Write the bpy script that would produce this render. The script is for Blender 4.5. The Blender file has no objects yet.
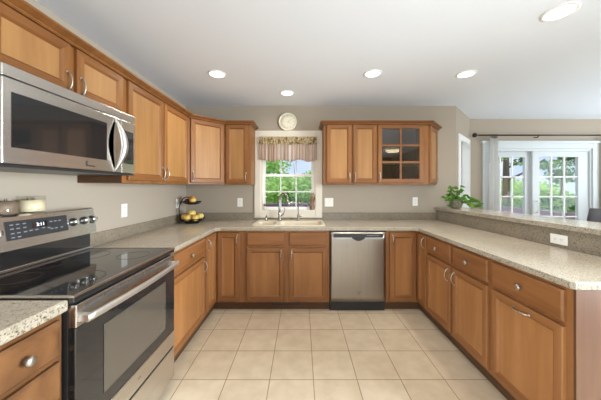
import bpy, bmesh, math, random
from mathutils import Vector, Matrix
random.seed(7)
PI = math.pi
S = bpy.context.scene
C = S.collection

# ------------------------------------------------------------------ camera, sky, sun, area lights, exposure
cam_d = bpy.data.cameras.new('camera'); cam = bpy.data.objects.new('camera', cam_d); C.objects.link(cam)
cam.location = (0, 0, 1.354); cam.rotation_euler = (PI/2, 0, 0)
cam_d.sensor_width = 36; cam_d.sensor_fit = 'HORIZONTAL'; cam_d.lens = 249/601*36
cam_d.shift_x = -1.2/601; cam_d.shift_y = -13/601; cam_d.clip_start = .05
S.camera = cam
S.view_settings.view_transform = 'Standard'; S.view_settings.look = 'None'
S.view_settings.exposure = -0.37; S.view_settings.gamma = 1; S.view_settings.use_curve_mapping = False

w = bpy.data.worlds.new('sky'); S.world = w; w.use_nodes = True
nt = w.node_tree; nt.nodes.clear()
wo = nt.nodes.new('ShaderNodeOutputWorld'); wb = nt.nodes.new('ShaderNodeBackground')
tc = nt.nodes.new('ShaderNodeTexCoord'); sep = nt.nodes.new('ShaderNodeSeparateXYZ')
rp = nt.nodes.new('ShaderNodeValToRGB'); nz = nt.nodes.new('ShaderNodeTexNoise'); mx = nt.nodes.new('ShaderNodeMix')
mx.data_type = 'RGBA'
nz.inputs['Scale'].default_value = 3.5; nz.inputs['Detail'].default_value = 5
cr = nt.nodes.new('ShaderNodeValToRGB')
cr.color_ramp.elements[0].position = .45; cr.color_ramp.elements[1].position = .62
rp.color_ramp.elements[0].color = (.66, .80, 1, 1); rp.color_ramp.elements[1].color = (.28, .50, .95, 1)
rp.color_ramp.elements[0].position = 0.0; rp.color_ramp.elements[1].position = .8
nt.links.new(tc.outputs['Generated'], sep.inputs[0]); nt.links.new(sep.outputs['Z'], rp.inputs[0])
nt.links.new(tc.outputs['Generated'], nz.inputs['Vector']); nt.links.new(nz.outputs[0], cr.inputs[0])
nt.links.new(cr.outputs[0], mx.inputs[0]); nt.links.new(rp.outputs[0], mx.inputs[6]); mx.inputs[7].default_value = (.95, .97, 1, 1)
nt.links.new(mx.outputs[2], wb.inputs['Color']); wb.inputs['Strength'].default_value = 1.35
nt.links.new(wb.outputs[0], wo.inputs[0])

sd = bpy.data.lights.new('sun', 'SUN'); sd.energy = 5.5; sd.angle = .02; sd.color = (1, .96, .9)
so = bpy.data.objects.new('sun', sd); C.objects.link(so)
so.rotation_euler = Vector((.75, .45, -.85)).to_track_quat('-Z', 'Y').to_euler()

def area(name, loc, aim, sx, sy, power, col=(1, 1, 1)):
    d = bpy.data.lights.new(name, 'AREA'); d.shape = 'RECTANGLE'; d.size = sx; d.size_y = sy; d.energy = power; d.color = col
    o = bpy.data.objects.new(name, d); C.objects.link(o); o.location = loc
    o.rotation_euler = Vector(aim).to_track_quat('-Z', 'Y').to_euler(); return o
# added fill lamps, set in unseen wall openings behind and beside the camera
FILL_COL = (.82, .92, 1)
for a in (area('fill_rear_wall', (.9, -3.0, 1.25), (0, 1, 1.0), 2.6, 1.9, 62, FILL_COL),
          area('fill_rear_right', (3.25, .15, 1.2), (-1, .3, -.26), 1.25, 1.5, 150, FILL_COL),
          area('fill_rear_left', (-1.52, -1.55, 1.25), (1, .7, -.15), 1.6, 1.5, 62, FILL_COL),
          area('fill_dining_side', (5.95, 2.0, 1.35), (-1, .05, 1.0), 1.7, 1.9, 135, (.80, .91, 1))): a.data.spread = 1.7 if a.name in ('fill_rear_right', 'fill_rear_left') else 2.7

# ------------------------------------------------------------------ materials
MATS = {}
def mat(name, col, rough=.5, metal=0, spec=.5, **k):
    m = bpy.data.materials.new(name); m.use_nodes = True
    b = m.node_tree.nodes['Principled BSDF']
    b.inputs['Base Color'].default_value = (*col, 1); b.inputs['Roughness'].default_value = rough
    b.inputs['Metallic'].default_value = metal; b.inputs['Specular IOR Level'].default_value = spec
    for kk, v in k.items(): b.inputs[kk.replace('_', ' ')].default_value = v
    m.diffuse_color = (*col, 1); MATS[name] = m
    return m
def N(m, t): return m.node_tree.nodes.new('ShaderNode' + t)
def L(m, a, b): m.node_tree.links.new(a, b)
def bsdf(m): return m.node_tree.nodes['Principled BSDF']
def lin(r, g, b):
    f = lambda c: (c/255/12.92 if c/255 <= .04045 else ((c/255+.055)/1.055)**2.4)
    return (f(r), f(g), f(b))
def ramp(m, fac, stops):
    r = N(m, 'ValToRGB'); e = r.color_ramp.elements
    e[0].position, e[0].color = stops[0][0], (*stops[0][1], 1); e[1].position, e[1].color = stops[-1][0], (*stops[-1][1], 1)
    for p, c in stops[1:-1]:
        n = e.new(p); n.color = (*c, 1)
    L(m, fac, r.inputs[0]); return r
def noise(m, scale, vec=None, detail=3, stretch=None):
    n = N(m, 'TexNoise'); n.inputs['Scale'].default_value = scale; n.inputs['Detail'].default_value = detail
    t = N(m, 'TexCoord'); src = t.outputs['Object']
    if stretch:
        mp = N(m, 'Mapping'); mp.inputs['Scale'].default_value = stretch; L(m, src, mp.inputs['Vector']); src = mp.outputs[0]
    L(m, src, n.inputs['Vector']); return n
def mixc(m, fac, a, b, mode='MIX'):
    x = N(m, 'Mix'); x.data_type = 'RGBA'; x.blend_type = mode
    for s, v in ((0, fac), (6, a), (7, b)):
        if hasattr(v, 'is_linked'): L(m, v, x.inputs[s])
        elif s == 0: x.inputs[0].default_value = v
        else: x.inputs[s].default_value = (*v, 1)
    return x.outputs[2]
def bump(m, h, strength, dist=.001):
    b = N(m, 'Bump'); b.inputs['Strength'].default_value = strength; b.inputs['Distance'].default_value = dist
    L(m, h, b.inputs['Height']); L(m, b.outputs[0], bsdf(m).inputs['Normal'])

def wood(name, dark, mid, light, stretch):
    m = mat(name, mid, .42, spec=.3)
    n = noise(m, 1, stretch=stretch, detail=4); n.inputs['Distortion'].default_value = .6
    n2 = noise(m, 2.2, detail=2)
    r = ramp(m, n.outputs[0], [(.22, dark), (.5, mid), (.80, light)])
    r2 = ramp(m, n2.outputs[0], [(.3, (.90, .88, .86)), (.7, (1.05, 1.05, 1.05))])
    oi = N(m, 'ObjectInfo'); r3 = ramp(m, oi.outputs['Random'], [(0, (.90, .88, .86)), (1, (1.08, 1.08, 1.08))])
    c = mixc(m, .75, r.outputs[0], r2.outputs[0], 'MULTIPLY'); c = mixc(m, 1, c, r3.outputs[0], 'MULTIPLY')
    L(m, c, bsdf(m).inputs['Base Color'])
    bump(m, n.outputs[0], .08)
    return m
WD, WM, WL = lin(116, 73, 36), lin(132, 86, 44), lin(146, 100, 55)
maple = wood('maple_upright_grain', WD, WM, WL, (18, 18, 1.4))
maple_h = wood('maple_level_grain', lin(110, 68, 34), lin(126, 81, 42), lin(140, 94, 52), (1.4, 18, 18))
maple_p = wood('maple_veneer_panel', lin(143, 101, 59), lin(157, 114, 68), lin(169, 126, 78), (16, 16, 1.2))
maple_in = wood('maple_interior', lin(150, 118, 80), lin(170, 138, 98), lin(185, 152, 110), (20, 20, 2))
# base units: same stain, tones set apart to carry their different light
BD, BM_, BL = lin(122, 78, 43), lin(137, 91, 53), lin(150, 104, 64)
base_v = wood('maple_base_upright_grain', BD, BM_, BL, (18, 18, 1.4))
base_h = wood('maple_base_level_grain', lin(116, 73, 39), lin(131, 86, 49), lin(145, 99, 60), (1.4, 18, 18))
base_p = wood('maple_base_veneer_panel', lin(140, 93, 53), lin(153, 105, 62), lin(166, 118, 72), (16, 16, 1.2))
near_v = wood('mottled_dimmed_maple_upright_grain', lin(76, 48, 28), lin(104, 70, 41), lin(124, 86, 52), (9, 9, 2.4))  # figure is mottled; overall tone darkened to offset the side fill lamp
near_h = wood('mottled_dimmed_maple_level_grain', lin(76, 48, 28), lin(106, 71, 42), lin(126, 87, 53), (9, 2.4, 9))
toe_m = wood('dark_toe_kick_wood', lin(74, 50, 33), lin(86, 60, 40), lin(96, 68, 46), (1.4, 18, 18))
endpan = wood('shaded_end_panel_wood', lin(74, 48, 32), lin(86, 57, 38), lin(97, 66, 45), (20, 20, 1.4))  # same maple; the weak light on this end put into its colour

def granite(name, base, dark, lite, sc=1.0):
    m = mat(name, base, .17, spec=.5)
    n1 = noise(m, 240*sc, detail=2); n2 = noise(m, 95*sc, detail=3); n3 = noise(m, 6, detail=3)
    r1 = ramp(m, n1.outputs[0], [(.30, dark), (.45, base), (.60, base), (.76, lite)])
    r2 = ramp(m, n2.outputs[0], [(.32, (.60, .57, .53)), (.44, (1, 1, 1)), (.66, (1.05, 1.04, 1.03))])
    r3 = ramp(m, n3.outputs[0], [(.3, (.93, .93, .93)), (.7, (1.05, 1.05, 1.05))])
    c = mixc(m, 1, r1.outputs[0], r2.outputs[0], 'MULTIPLY'); c = mixc(m, 1, c, r3.outputs[0], 'MULTIPLY')
    L(m, c, bsdf(m).inputs['Base Color']); return m
gran = granite('speckled_granite', lin(192, 180, 160), lin(132, 121, 104), lin(210, 200, 184))
gran_shade = granite('shaded_granite_splash', lin(134, 122, 104), lin(84, 76, 64), lin(164, 154, 136), .8)  # same granite as the worktop, its dimmer light put into the tone

gran_e = granite('coarse_granite_edge', lin(160, 150, 132), lin(84, 76, 64), lin(190, 182, 166), .6)
wallm = mat('greige_wall_paint', lin(169, 156, 139), .85, spec=.2)
n = noise(wallm, 220, detail=2); bump(wallm, n.outputs[0], .06)
ceilm = mat('white_ceiling_paint', lin(226, 229, 233), .9, spec=.1)
n = noise(ceilm, 160, detail=2); bump(ceilm, n.outputs[0], .08)
trimm = mat('white_trim_paint', lin(236, 234, 228), .4)
n = noise(trimm, 40); bump(trimm, n.outputs[0], .02)
doortrim = mat('shaded_white_door_paint', lin(198, 202, 202), .4)  # white trim, with the shade on the door frame put into its colour
n = noise(doortrim, 40); bump(doortrim, n.outputs[0], .02)
creamtrim = mat('cream_trim_paint', lin(220, 210, 192), .45)
n = noise(creamtrim, 40); bump(creamtrim, n.outputs[0], .02)

tile = mat('beige_floor_tile', lin(214, 194, 164), .42, spec=.4)
t = N(tile, 'TexCoord'); mp = N(tile, 'Mapping'); mp.inputs['Location'].default_value = (-.0823, -.215, 0)
bk = N(tile, 'TexBrick'); bk.offset = 0; bk.squash = 1
for k_, v in (('Scale', 1), ('Mortar Size', .0032), ('Mortar Smooth', .25), ('Bias', 0), ('Brick Width', .307), ('Row Height', .307)):
    bk.inputs[k_].default_value = v
bk.inputs['Color1'].default_value = (*lin(208, 191, 165), 1); bk.inputs['Color2'].default_value = (*lin(202, 184, 157), 1)
bk.inputs['Mortar'].default_value = (*lin(150, 124, 94), 1)
L(tile, t.outputs['Object'], mp.inputs['Vector']); L(tile, mp.outputs[0], bk.inputs['Vector'])
n = noise(tile, 9, detail=6); r = ramp(tile, n.outputs[0], [(.3, (.90, .88, .85)), (.65, (1.04, 1.04, 1.04))])
L(tile, mixc(tile, 1, bk.outputs['Color'], r.outputs[0], 'MULTIPLY'), bsdf(tile).inputs['Base Color'])
inv = N(tile, 'Math'); inv.operation = 'SUBTRACT'; inv.inputs[0].default_value = 1; L(tile, bk.outputs['Fac'], inv.inputs[1])
bump(tile, inv.outputs[0], .5, .003)

def brushed(name, col, rough, stretch):
    m = mat(name, col, rough, 1)
    n = noise(m, 1, stretch=stretch, detail=3)
    r = ramp(m, n.outputs[0], [(.3, tuple(c*.92 for c in col)), (.7, tuple(min(1, c*1.06) for c in col))])
    L(m, r.outputs[0], bsdf(m).inputs['Base Color']); bump(m, n.outputs[0], .05); return m
steel = brushed('brushed_stainless', (.66, .64, .61), .27, (3, 200, 200))
steel_v = brushed('brushed_stainless_upright', (.37, .335, .29), .36, (220, 220, 3))
steel_s = brushed('satin_stainless_handle', (.72, .69, .65), .42, (3, 200, 200))
nickel = brushed('satin_nickel', (.45, .42, .37), .40, (30, 30, 30))
chrome = brushed('faucet_steel', (.42, .405, .375), .26, (60, 60, 10))
blackg = mat('black_glass', (.014, .014, .014), .06, spec=.9)
n = noise(blackg, 3); bump(blackg, n.outputs[0], .004)
blackp = mat('black_plastic', (.018, .018, .019), .35); n = noise(blackp, 200); bump(blackp, n.outputs[0], .03)
dgrey = mat('charcoal_panel', (.03, .03, .032), .3); n = noise(dgrey, 200); bump(dgrey, n.outputs[0], .02)
ringm = mat('faint_burner_print', (.035, .035, .036), .2); n = noise(ringm, 90); bump(ringm, n.outputs[0], .01)
winglass = mat('reflection_tinted_oven_window', (.075, .062, .047), .04, spec=1.0); n = noise(winglass, 260); bump(winglass, n.outputs[0], .01)  # warm base colour imitates the floor's reflection
lgrey = mat('pale_print', lin(190, 195, 200), .5); n = noise(lgrey, 90); bump(lgrey, n.outputs[0], .01)
greyp = mat('grey_print', lin(128, 130, 134), .5); n = noise(greyp, 90); bump(greyp, n.outputs[0], .01)
bronze = mat('dark_bronze_metal', lin(62, 56, 50), .4, .8); n = noise(bronze, 60); bump(bronze, n.outputs[0], .03)
blackwire = mat('black_wire', lin(34, 30, 28), .45, .6); n = noise(blackwire, 60); bump(blackwire, n.outputs[0], .03)
plastic_w = mat('white_outlet_plastic', lin(236, 232, 222), .35); n = noise(plastic_w, 60); bump(plastic_w, n.outputs[0], .01)
slotm = mat('dark_slot', (.05, .045, .04), .6); n = noise(slotm, 60); bump(slotm, n.outputs[0], .01)
sinkm = mat('almond_sink_composite', lin(218, 205, 178), .3); n = noise(sinkm, 400); bump(sinkm, n.outputs[0], .01)
def glow(name, col, strength):
    m = mat(name, col, .5); b = bsdf(m); n = noise(m, 12)
    r = ramp(m, n.outputs[0], [(.2, tuple(c*.97 for c in col)), (.8, col)])
    L(m, r.outputs[0], b.inputs['Emission Color']); b.inputs['Emission Strength'].default_value = strength; return m
lampm = glow('lamp_lens', (1, .97, .92), 5)
digits = glow('display_digits', (.75, .85, 1), 1.6)
warmlamp = glow('warm_lamp_glass', (1, .82, .52), 9)
def glassmat(name, tint=(1, 1, 1), refl=.012, rough=.0):
    m = bpy.data.materials.new(name); m.use_nodes = True; nd = m.node_tree.nodes; nd.clear()
    o = nd.new('ShaderNodeOutputMaterial'); tr = nd.new('ShaderNodeBsdfTransparent'); gl = nd.new('ShaderNodeBsdfGlossy')
    fr = nd.new('ShaderNodeLayerWeight'); mxs = nd.new('ShaderNodeMixShader'); sm = nd.new('ShaderNodeMath'); sm.operation = 'MULTIPLY_ADD'; sm.inputs[1].default_value = .15; sm.inputs[2].default_value = refl; fr.inputs[0].default_value = .3
    nn = nd.new('ShaderNodeTexNoise'); nn.inputs['Scale'].default_value = 2
    rr = nd.new('ShaderNodeValToRGB'); rr.color_ramp.elements[0].color = (*[c*.99 for c in tint], 1); rr.color_ramp.elements[1].color = (*tint, 1)
    ln = m.node_tree.links.new
    ln(nn.outputs[0], rr.inputs[0]); ln(rr.outputs[0], tr.inputs[0]); gl.inputs['Roughness'].default_value = rough
    pw = nd.new('ShaderNodeMath'); pw.operation = 'POWER'; pw.inputs[1].default_value = 3; ln(fr.outputs['Facing'], pw.inputs[0]); ln(pw.outputs[0], sm.inputs[0]); ln(sm.outputs[0], mxs.inputs[0]); ln(tr.outputs[0], mxs.inputs[1]); ln(gl.outputs[0], mxs.inputs[2]); ln(mxs.outputs[0], o.inputs[0])
    return m
glass = glassmat('window_glass')
cabglass = glassmat('cabinet_glass', (.66, .68, .66), .10)
jarglass = glassmat('jar_glass', (.98, .98, .97), .03)

def cloth(name, stops=None, col=None, transl=.35, axis_scale=None):
    m = mat(name, col or (.8, .8, .8), .9, spec=.1)
    b = bsdf(m); nd = m.node_tree.nodes; out = [x for x in nd if x.type == 'OUTPUT_MATERIAL'][0]
    tl = N(m, 'BsdfTranslucent'); ms = N(m, 'MixShader'); ms.inputs[0].default_value = transl
    if stops:
        n = noise(m, 1, stretch=axis_scale, detail=1); r = ramp(m, n.outputs[0], stops)
        L(m, r.outputs[0], b.inputs['Base Color']); L(m, r.outputs[0], tl.inputs[0])
    else:
        n = noise(m, 300); bump(m, n.outputs[0], .1); tl.inputs[0].default_value = (*col, 1)
    L(m, b.outputs[0], ms.inputs[1]); L(m, tl.outputs[0], ms.inputs[2]); L(m, ms.outputs[0], out.inputs[0]); return m
sheer = cloth('white_curtain_cloth', col=lin(246, 244, 240), transl=.3)
stripe = cloth('striped_valance_cloth', [(.30, lin(212, 172, 142)), (.38, lin(250, 244, 234)), (.46, lin(226, 196, 178)), (.53, lin(252, 248, 242)), (.61, lin(206, 176, 146)), (.70, lin(250, 242, 230))], transl=.7, axis_scale=(34, .1, .1))
floral = cloth('floral_ruffle_cloth', [(.32, lin(168, 136, 96)), (.46, lin(222, 204, 162)), (.58, lin(238, 228, 200)), (.70, lin(186, 158, 112))], transl=.4, axis_scale=(22, 22, 22))

def leafmat(name, a, b_, c):
    m = mat(name, b_, .5, spec=.3); n = noise(m, 1.4, detail=3); r = ramp(m, n.outputs[0], [(.3, a), (.5, b_), (.68, c)])
    bb = bsdf(m); L(m, r.outputs[0], bb.inputs['Base Color'])
    tl = N(m, 'BsdfTranslucent'); ms = N(m, 'MixShader'); ms.inputs[0].default_value = .5
    out = [x for x in m.node_tree.nodes if x.type == 'OUTPUT_MATERIAL'][0]
    L(m, r.outputs[0], tl.inputs[0]); L(m, bb.outputs[0], ms.inputs[1]); L(m, tl.outputs[0], ms.inputs[2]); L(m, ms.outputs[0], out.inputs[0]); return m
leaf_a = leafmat('bright_tree_leaves', lin(130, 175, 85), lin(170, 208, 120), lin(205, 228, 160))
leaf_b = leafmat('deep_tree_leaves', lin(58, 94, 44), lin(94, 140, 66), lin(142, 184, 104))
leaf_p = leafmat('pothos_leaves', lin(70, 120, 40), lin(110, 160, 62), lin(165, 195, 105))
bark = mat('tree_bark', lin(96, 84, 70), .9); n = noise(bark, 8, stretch=(4, 4, .6)); bump(bark, n.outputs[0], .6, .02)
grassm = mat('hazed_lawn_grass', lin(200, 210, 180), .9); n = noise(grassm, 2, detail=6); r = ramp(grassm, n.outputs[0], [(.3, lin(180, 198, 150)), (.7, lin(218, 222, 204))]); L(grassm, r.outputs[0], bsdf(grassm).inputs['Base Color'])  # grass colour paled to imitate bright haze
deckm = mat('weathered_plum_deck_wood', lin(112, 92, 102), .8); n = noise(deckm, 1, stretch=(2, 30, 30)); r = ramp(deckm, n.outputs[0], [(.3, lin(95, 78, 88)), (.7, lin(130, 110, 118))]); L(deckm, r.outputs[0], bsdf(deckm).inputs['Base Color'])
deckf = mat('pale_deck_boards', lin(205, 200, 196), .8); n = noise(deckf, 1, stretch=(2, 8, 8)); bump(deckf, n.outputs[0], .2)
potm = mat('mossy_clay_pot', lin(112, 108, 84), .8); n = noise(potm, 40); r = ramp(potm, n.outputs[0], [(.3, lin(88, 86, 62)), (.7, lin(136, 130, 106))]); L(potm, r.outputs[0], bsdf(potm).inputs['Base Color'])
def fruitmat(name, a, b_):
    m = mat(name, a, .35); n = noise(m, 14, detail=4); r = ramp(m, n.outputs[0], [(.35, a), (.65, b_)]); L(m, r.outputs[0], bsdf(m).inputs['Base Color']); return m
yel = fruitmat('yellow_apple_skin', lin(214, 186, 92), lin(228, 204, 122))
yor = fruitmat('blushed_apple_skin', lin(212, 160, 72), lin(222, 190, 100))
org = fruitmat('orange_skin', lin(216, 142, 44), lin(226, 160, 62))
plum = fruitmat('plum_skin', lin(70, 22, 26), lin(96, 36, 34))
clockm = mat('ivory_clock_enamel', lin(232, 224, 200), .3); n = noise(clockm, 30); bump(clockm, n.outputs[0], .02)
tanm = mat('faint_tan_marks', lin(196, 182, 150), .5); n = noise(tanm, 30); bump(tanm, n.outputs[0], .02)
waxc = mat('cream_wax', lin(214, 196, 160), .6); n = noise(waxc, 20); r = ramp(waxc, n.outputs[0], [(.3, lin(222, 204, 164)), (.7, lin(238, 224, 192))]); L(waxc, r.outputs[0], bsdf(waxc).inputs['Base Color'])
waxb = mat('brown_wax', lin(128, 106, 88), .6); n = noise(waxb, 20); r = ramp(waxb, n.outputs[0], [(.3, lin(112, 92, 76)), (.7, lin(146, 124, 106))]); L(waxb, r.outputs[0], bsdf(waxb).inputs['Base Color'])
stoolm = mat('charcoal_stool_leather', lin(92, 92, 98), .5); n = noise(stoolm, 60); bump(stoolm, n.outputs[0], .1)
ornm = mat('bronze_glazed_pottery', lin(134, 98, 74), .4); n = noise(ornm, 26, detail=4); r = ramp(ornm, n.outputs[0], [(.35, lin(98, 74, 58)), (.5, lin(150, 110, 84)), (.68, lin(150, 152, 118))]); L(ornm, r.outputs[0], bsdf(ornm).inputs['Base Color'])

# ------------------------------------------------------------------ mesh helpers
def box(bm, x0, x1, y0, y1, z0, z1, bev=0, mi=0):
    b = bmesh.new() if bev else bm
    vs = [b.verts.new(p) for p in ((x0,y0,z0),(x1,y0,z0),(x1,y1,z0),(x0,y1,z0),(x0,y0,z1),(x1,y0,z1),(x1,y1,z1),(x0,y1,z1))]
    for f in ((0,3,2,1),(4,5,6,7),(0,1,5,4),(1,2,6,5),(2,3,7,6),(3,0,4,7)):
        fc = b.faces.new([vs[i] for i in f]); fc.material_index = mi
    if bev:
        bmesh.ops.bevel(b, geom=list(b.edges), offset=bev, segments=2, profile=.5, affect='EDGES')
        me = bpy.data.meshes.new('tmp'); b.to_mesh(me); b.free(); bm.from_mesh(me); bpy.data.meshes.remove(me)
    return bm
def B(*a, **k): return box(bmesh.new(), *a, **k)
def prism(bm, pts, z0, z1, bev=0):
    b = bmesh.new()
    lo = [b.verts.new((x, y, z0)) for x, y in pts]; hi = [b.verts.new((x, y, z1)) for x, y in pts]
    n = len(pts); b.faces.new(lo[::-1]); b.faces.new(hi)
    for i in range(n): b.faces.new((lo[i], lo[(i+1) % n], hi[(i+1) % n], hi[i]))
    bmesh.ops.recalc_face_normals(b, faces=list(b.faces))
    if bev:
        e = [e for e in b.edges if all(v.co.z > z1-1e-6 for v in e.verts) or all(v.co.z < z0+1e-6 for v in e.verts)]
        bmesh.ops.bevel(b, geom=e, offset=bev, segments=2, profile=.5, affect='EDGES')
    me = bpy.data.meshes.new('tmp'); b.to_mesh(me); b.free(); bm.from_mesh(me); bpy.data.meshes.remove(me); return bm
def tube(bm, pts, r, seg=8, close=False, cap=True):
    pts = [Vector(p) for p in pts]; n = len(pts)
    rs = r if isinstance(r, (list, tuple)) else [r]*n
    rings = []; up = None
    for i, p in enumerate(pts):
        if close: d = pts[(i+1) % n]-pts[i-1]
        else: d = pts[min(i+1, n-1)]-pts[max(i-1, 0)]
        d.normalize()
        if up is None: up = d.orthogonal().normalized()
        up = (up-d*up.dot(d)); up = up.normalized() if up.length > 1e-6 else d.orthogonal().normalized()
        s = d.cross(up)
        rings.append([bm.verts.new(p+(up*math.cos(2*PI*k/seg)+s*math.sin(2*PI*k/seg))*rs[i]) for k in range(seg)])
    for i in range(n if close else n-1):
        a, b = rings[i], rings[(i+1) % n]
        for k in range(seg): f = bm.faces.new((a[k], a[(k+1) % seg], b[(k+1) % seg], b[k])); f.smooth = True
    if cap and not close: bm.faces.new(rings[0][::-1]); bm.faces.new(rings[-1])
    return bm
def lathe(bm, prof, c=(0, 0, 0), seg=24, axis='Z', cap=True, mi=0):
    rings = []; c = Vector(c)
    def P(r, h, a):
        x, y = r*math.cos(a), r*math.sin(a)
        return c+Vector({'Z': (x, y, h), 'Y': (x, h, y), 'X': (h, x, y)}[axis])
    for r, h in prof:
        rings.append([bm.verts.new(P(max(r, 1e-5), h, 2*PI*k/seg)) for k in range(seg)])
    for a, b in zip(rings, rings[1:]):
        for k in range(seg): f = bm.faces.new((a[k], a[(k+1) % seg], b[(k+1) % seg], b[k])); f.smooth = True; f.material_index = mi
    if cap:
        bm.faces.new(rings[0][::-1]).material_index = mi; bm.faces.new(rings[-1]).material_index = mi
    return bm
def rring(x0, x1, z0, z1, rings, y_of, bm, hm=1, back=True, centre=True):
    """nested rectangle rings (inset, y) -> a raised frame; top and bottom faces get slot hm"""
    vs = []
    for ins, y in rings:
        vs.append([bm.verts.new(p) for p in ((x0+ins, y, z0+ins), (x1-ins, y, z0+ins), (x1-ins, y, z1-ins), (x0+ins, y, z1-ins))])
    for a, b in zip(vs, vs[1:]):
        for k in range(4):
            f = bm.faces.new((a[k], a[(k+1) % 4], b[(k+1) % 4], b[k])); f.material_index = hm if k in (0, 2) else 0
    if centre: bm.faces.new(vs[-1]).material_index = 2 if hm else 0
    if back: bm.faces.new(vs[0][::-1])
    return bm
def link(name, bm, mats, parent=None, loc=(0, 0, 0), rotz=0, recalc=True):
    if recalc: bmesh.ops.recalc_face_normals(bm, faces=list(bm.faces))
    me = bpy.data.meshes.new(name); bm.to_mesh(me); bm.free()
    for m in (mats if isinstance(mats, (list, tuple)) else [mats]): me.materials.append(m)
    o = bpy.data.objects.new(name, me); C.objects.link(o)
    if parent: o.parent = parent
    o.location = loc; o.rotation_euler = (0, 0, rotz)
    return o
def tag(o, label, cat, group=None):
    o['label'] = label; o['category'] = cat
    if group: o['group'] = group
    return o
def thing(name, label, cat, loc=(0, 0, 0), rotz=0, group=None):
    o = bpy.data.objects.new(name, None); C.objects.link(o); o.empty_display_size = .05
    o.location = loc; o.rotation_euler = (0, 0, rotz); return tag(o, label, cat, group)
def struct(name, bm, m, parent=None):
    o = link(name, bm, m, parent)
    o['kind'] = 'structure'
    return o
def cut(o, cbm):
    bmesh.ops.recalc_face_normals(cbm, faces=list(cbm.faces))
    me = bpy.data.meshes.new('cutter'); cbm.to_mesh(me); cbm.free(); c = bpy.data.objects.new('cutter', me); C.objects.link(c)
    md = o.modifiers.new('b', 'BOOLEAN'); md.operation = 'DIFFERENCE'; md.object = c; md.solver = 'EXACT'
    dg = bpy.context.evaluated_depsgraph_get(); new = bpy.data.meshes.new_from_object(o.evaluated_get(dg))
    o.modifiers.clear(); old = o.data; o.data = new; bpy.data.meshes.remove(old); bpy.data.objects.remove(c); bpy.data.meshes.remove(me)
def rrect(x0, x1, y0, y1, r, seg=5):
    p = []
    for cx, cy, a0 in ((x1-r, y0+r, -PI/2), (x1-r, y1-r, 0), (x0+r, y1-r, PI/2), (x0+r, y0+r, PI)):
        for k in range(seg+1):
            a = a0+PI/2*k/seg; p.append((cx+r*math.cos(a), cy+r*math.sin(a)))
    return p
def text_bm(s, size, depth=.0004):
    cu = bpy.data.curves.new('t', 'FONT'); cu.body = s; cu.size = size; cu.extrude = depth; cu.align_x = 'CENTER'; cu.align_y = 'CENTER'
    o = bpy.data.objects.new('t', cu); C.objects.link(o)
    dg = bpy.context.evaluated_depsgraph_get(); me = bpy.data.meshes.new_from_object(o.evaluated_get(dg))
    bm = bmesh.new(); bm.from_mesh(me)
    bpy.data.objects.remove(o); bpy.data.curves.remove(cu); bpy.data.meshes.remove(me)
    bmesh.ops.rotate(bm, verts=bm.verts, matrix=Matrix.Rotation(PI/2, 3, 'X')); return bm   # upright, facing -y

def edge_slot(bm):
    bmesh.ops.recalc_face_normals(bm, faces=list(bm.faces))
    for f in bm.faces: f.material_index = 1 if f.normal.z < .5 else 0
    return bm
# ------------------------------------------------------------------ room shell
XL, YB, ZC = -1.549, 3.335, 2.44
AX, AY = 2.067, 3.335; DX, DY = 2.69, 3.977       # angled wall ends
XR, YR = 6.1, -3.1
struct('floor', B(XL-.12, XR+.12, YR-.12, 4.1, -.05, 0), tile)
struct('ceiling', B(XL-.12, XR+.12, YR-.12, 4.1, ZC, ZC+.1), ceilm)
wl = bmesh.new()
box(wl, XL-.12, XL, -.7, YB+.12, 0, ZC); box(wl, XL-.12, XL, YR-.12, -2.4, 0, ZC); box(wl, XL-.12, XL, -2.4, -.7, 0, .45); box(wl, XL-.12, XL, -2.4, -.7, 2.05, ZC)  # opening behind the camera made for the left fill lamp
struct('wall_left', wl, wallm)
def wall_with_holes(name, x0, x1, y0, y1, holes):
    bm = bmesh.new(); xs = x0
    for (a, b, z0, z1) in holes:
        box(bm, xs, a, y0, y1, 0, ZC); box(bm, a, b, y0, y1, z1, ZC)
        if z0 > 0: box(bm, a, b, y0, y1, 0, z0)
        xs = b
    box(bm, xs, x1, y0, y1, 0, ZC)
    return struct(name, bm, wallm)
wall_with_holes('wall_back', XL, AX, YB, YB+.12, [(-.545, .185, 1.03, 2.02)])
wall_with_holes('wall_dining', DX, XR, DY, DY+.12, [(2.96, 4.62, 0, 1.97)])
wall_with_holes('wall_rear', XL, 3.3, YR-.12, YR, [(-.45, 2.25, .25, 2.25)])  # unseen opening made to hold the rear fill lamp
wl = bmesh.new()
box(wl, 3.3, 3.42, YR-.12, -.52, 0, ZC); box(wl, 3.3, 3.42, .82, 1.12, 0, ZC); box(wl, 3.3, 3.42, -.52, .82, 0, .4); box(wl, 3.3, 3.42, -.52, .82, 2.25, ZC)
struct('wall_rear_right_added', wl, wallm)  # unseen partition added to carry the right fill lamp
struct('wall_dining_near', B(3.42, XR, 1.0, 1.12, 0, ZC), wallm)
wr = bmesh.new()
box(wr, XR, XR+.12, 1.0, 1.14, 0, ZC); box(wr, XR, XR+.12, 2.9, DY+.12, 0, ZC); box(wr, XR, XR+.12, 1.14, 2.9, 0, .4); box(wr, XR, XR+.12, 1.14, 2.9, 2.3, ZC)  # unseen opening made for the dining fill lamp
struct('wall_right', wr, wallm)
# angled wall with its narrow window (local x along the wall)
LA = math.hypot(DX-AX, DY-AY); RA = math.atan2(DY-AY, DX-AX)
aw = bmesh.new()
a0, a1, az0, az1 = .20, .72, .60, 2.0
box(aw, 0, a0, 0, .12, 0, ZC); box(aw, a1, LA, 0, .12, 0, ZC); box(aw, a0, a1, 0, .12, 0, az0); box(aw, a0, a1, 0, .12, az1, ZC)
o = struct('wall_angled', aw, wallm); o.location = (AX, AY, 0); o.rotation_euler = (0, 0, RA)

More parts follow.
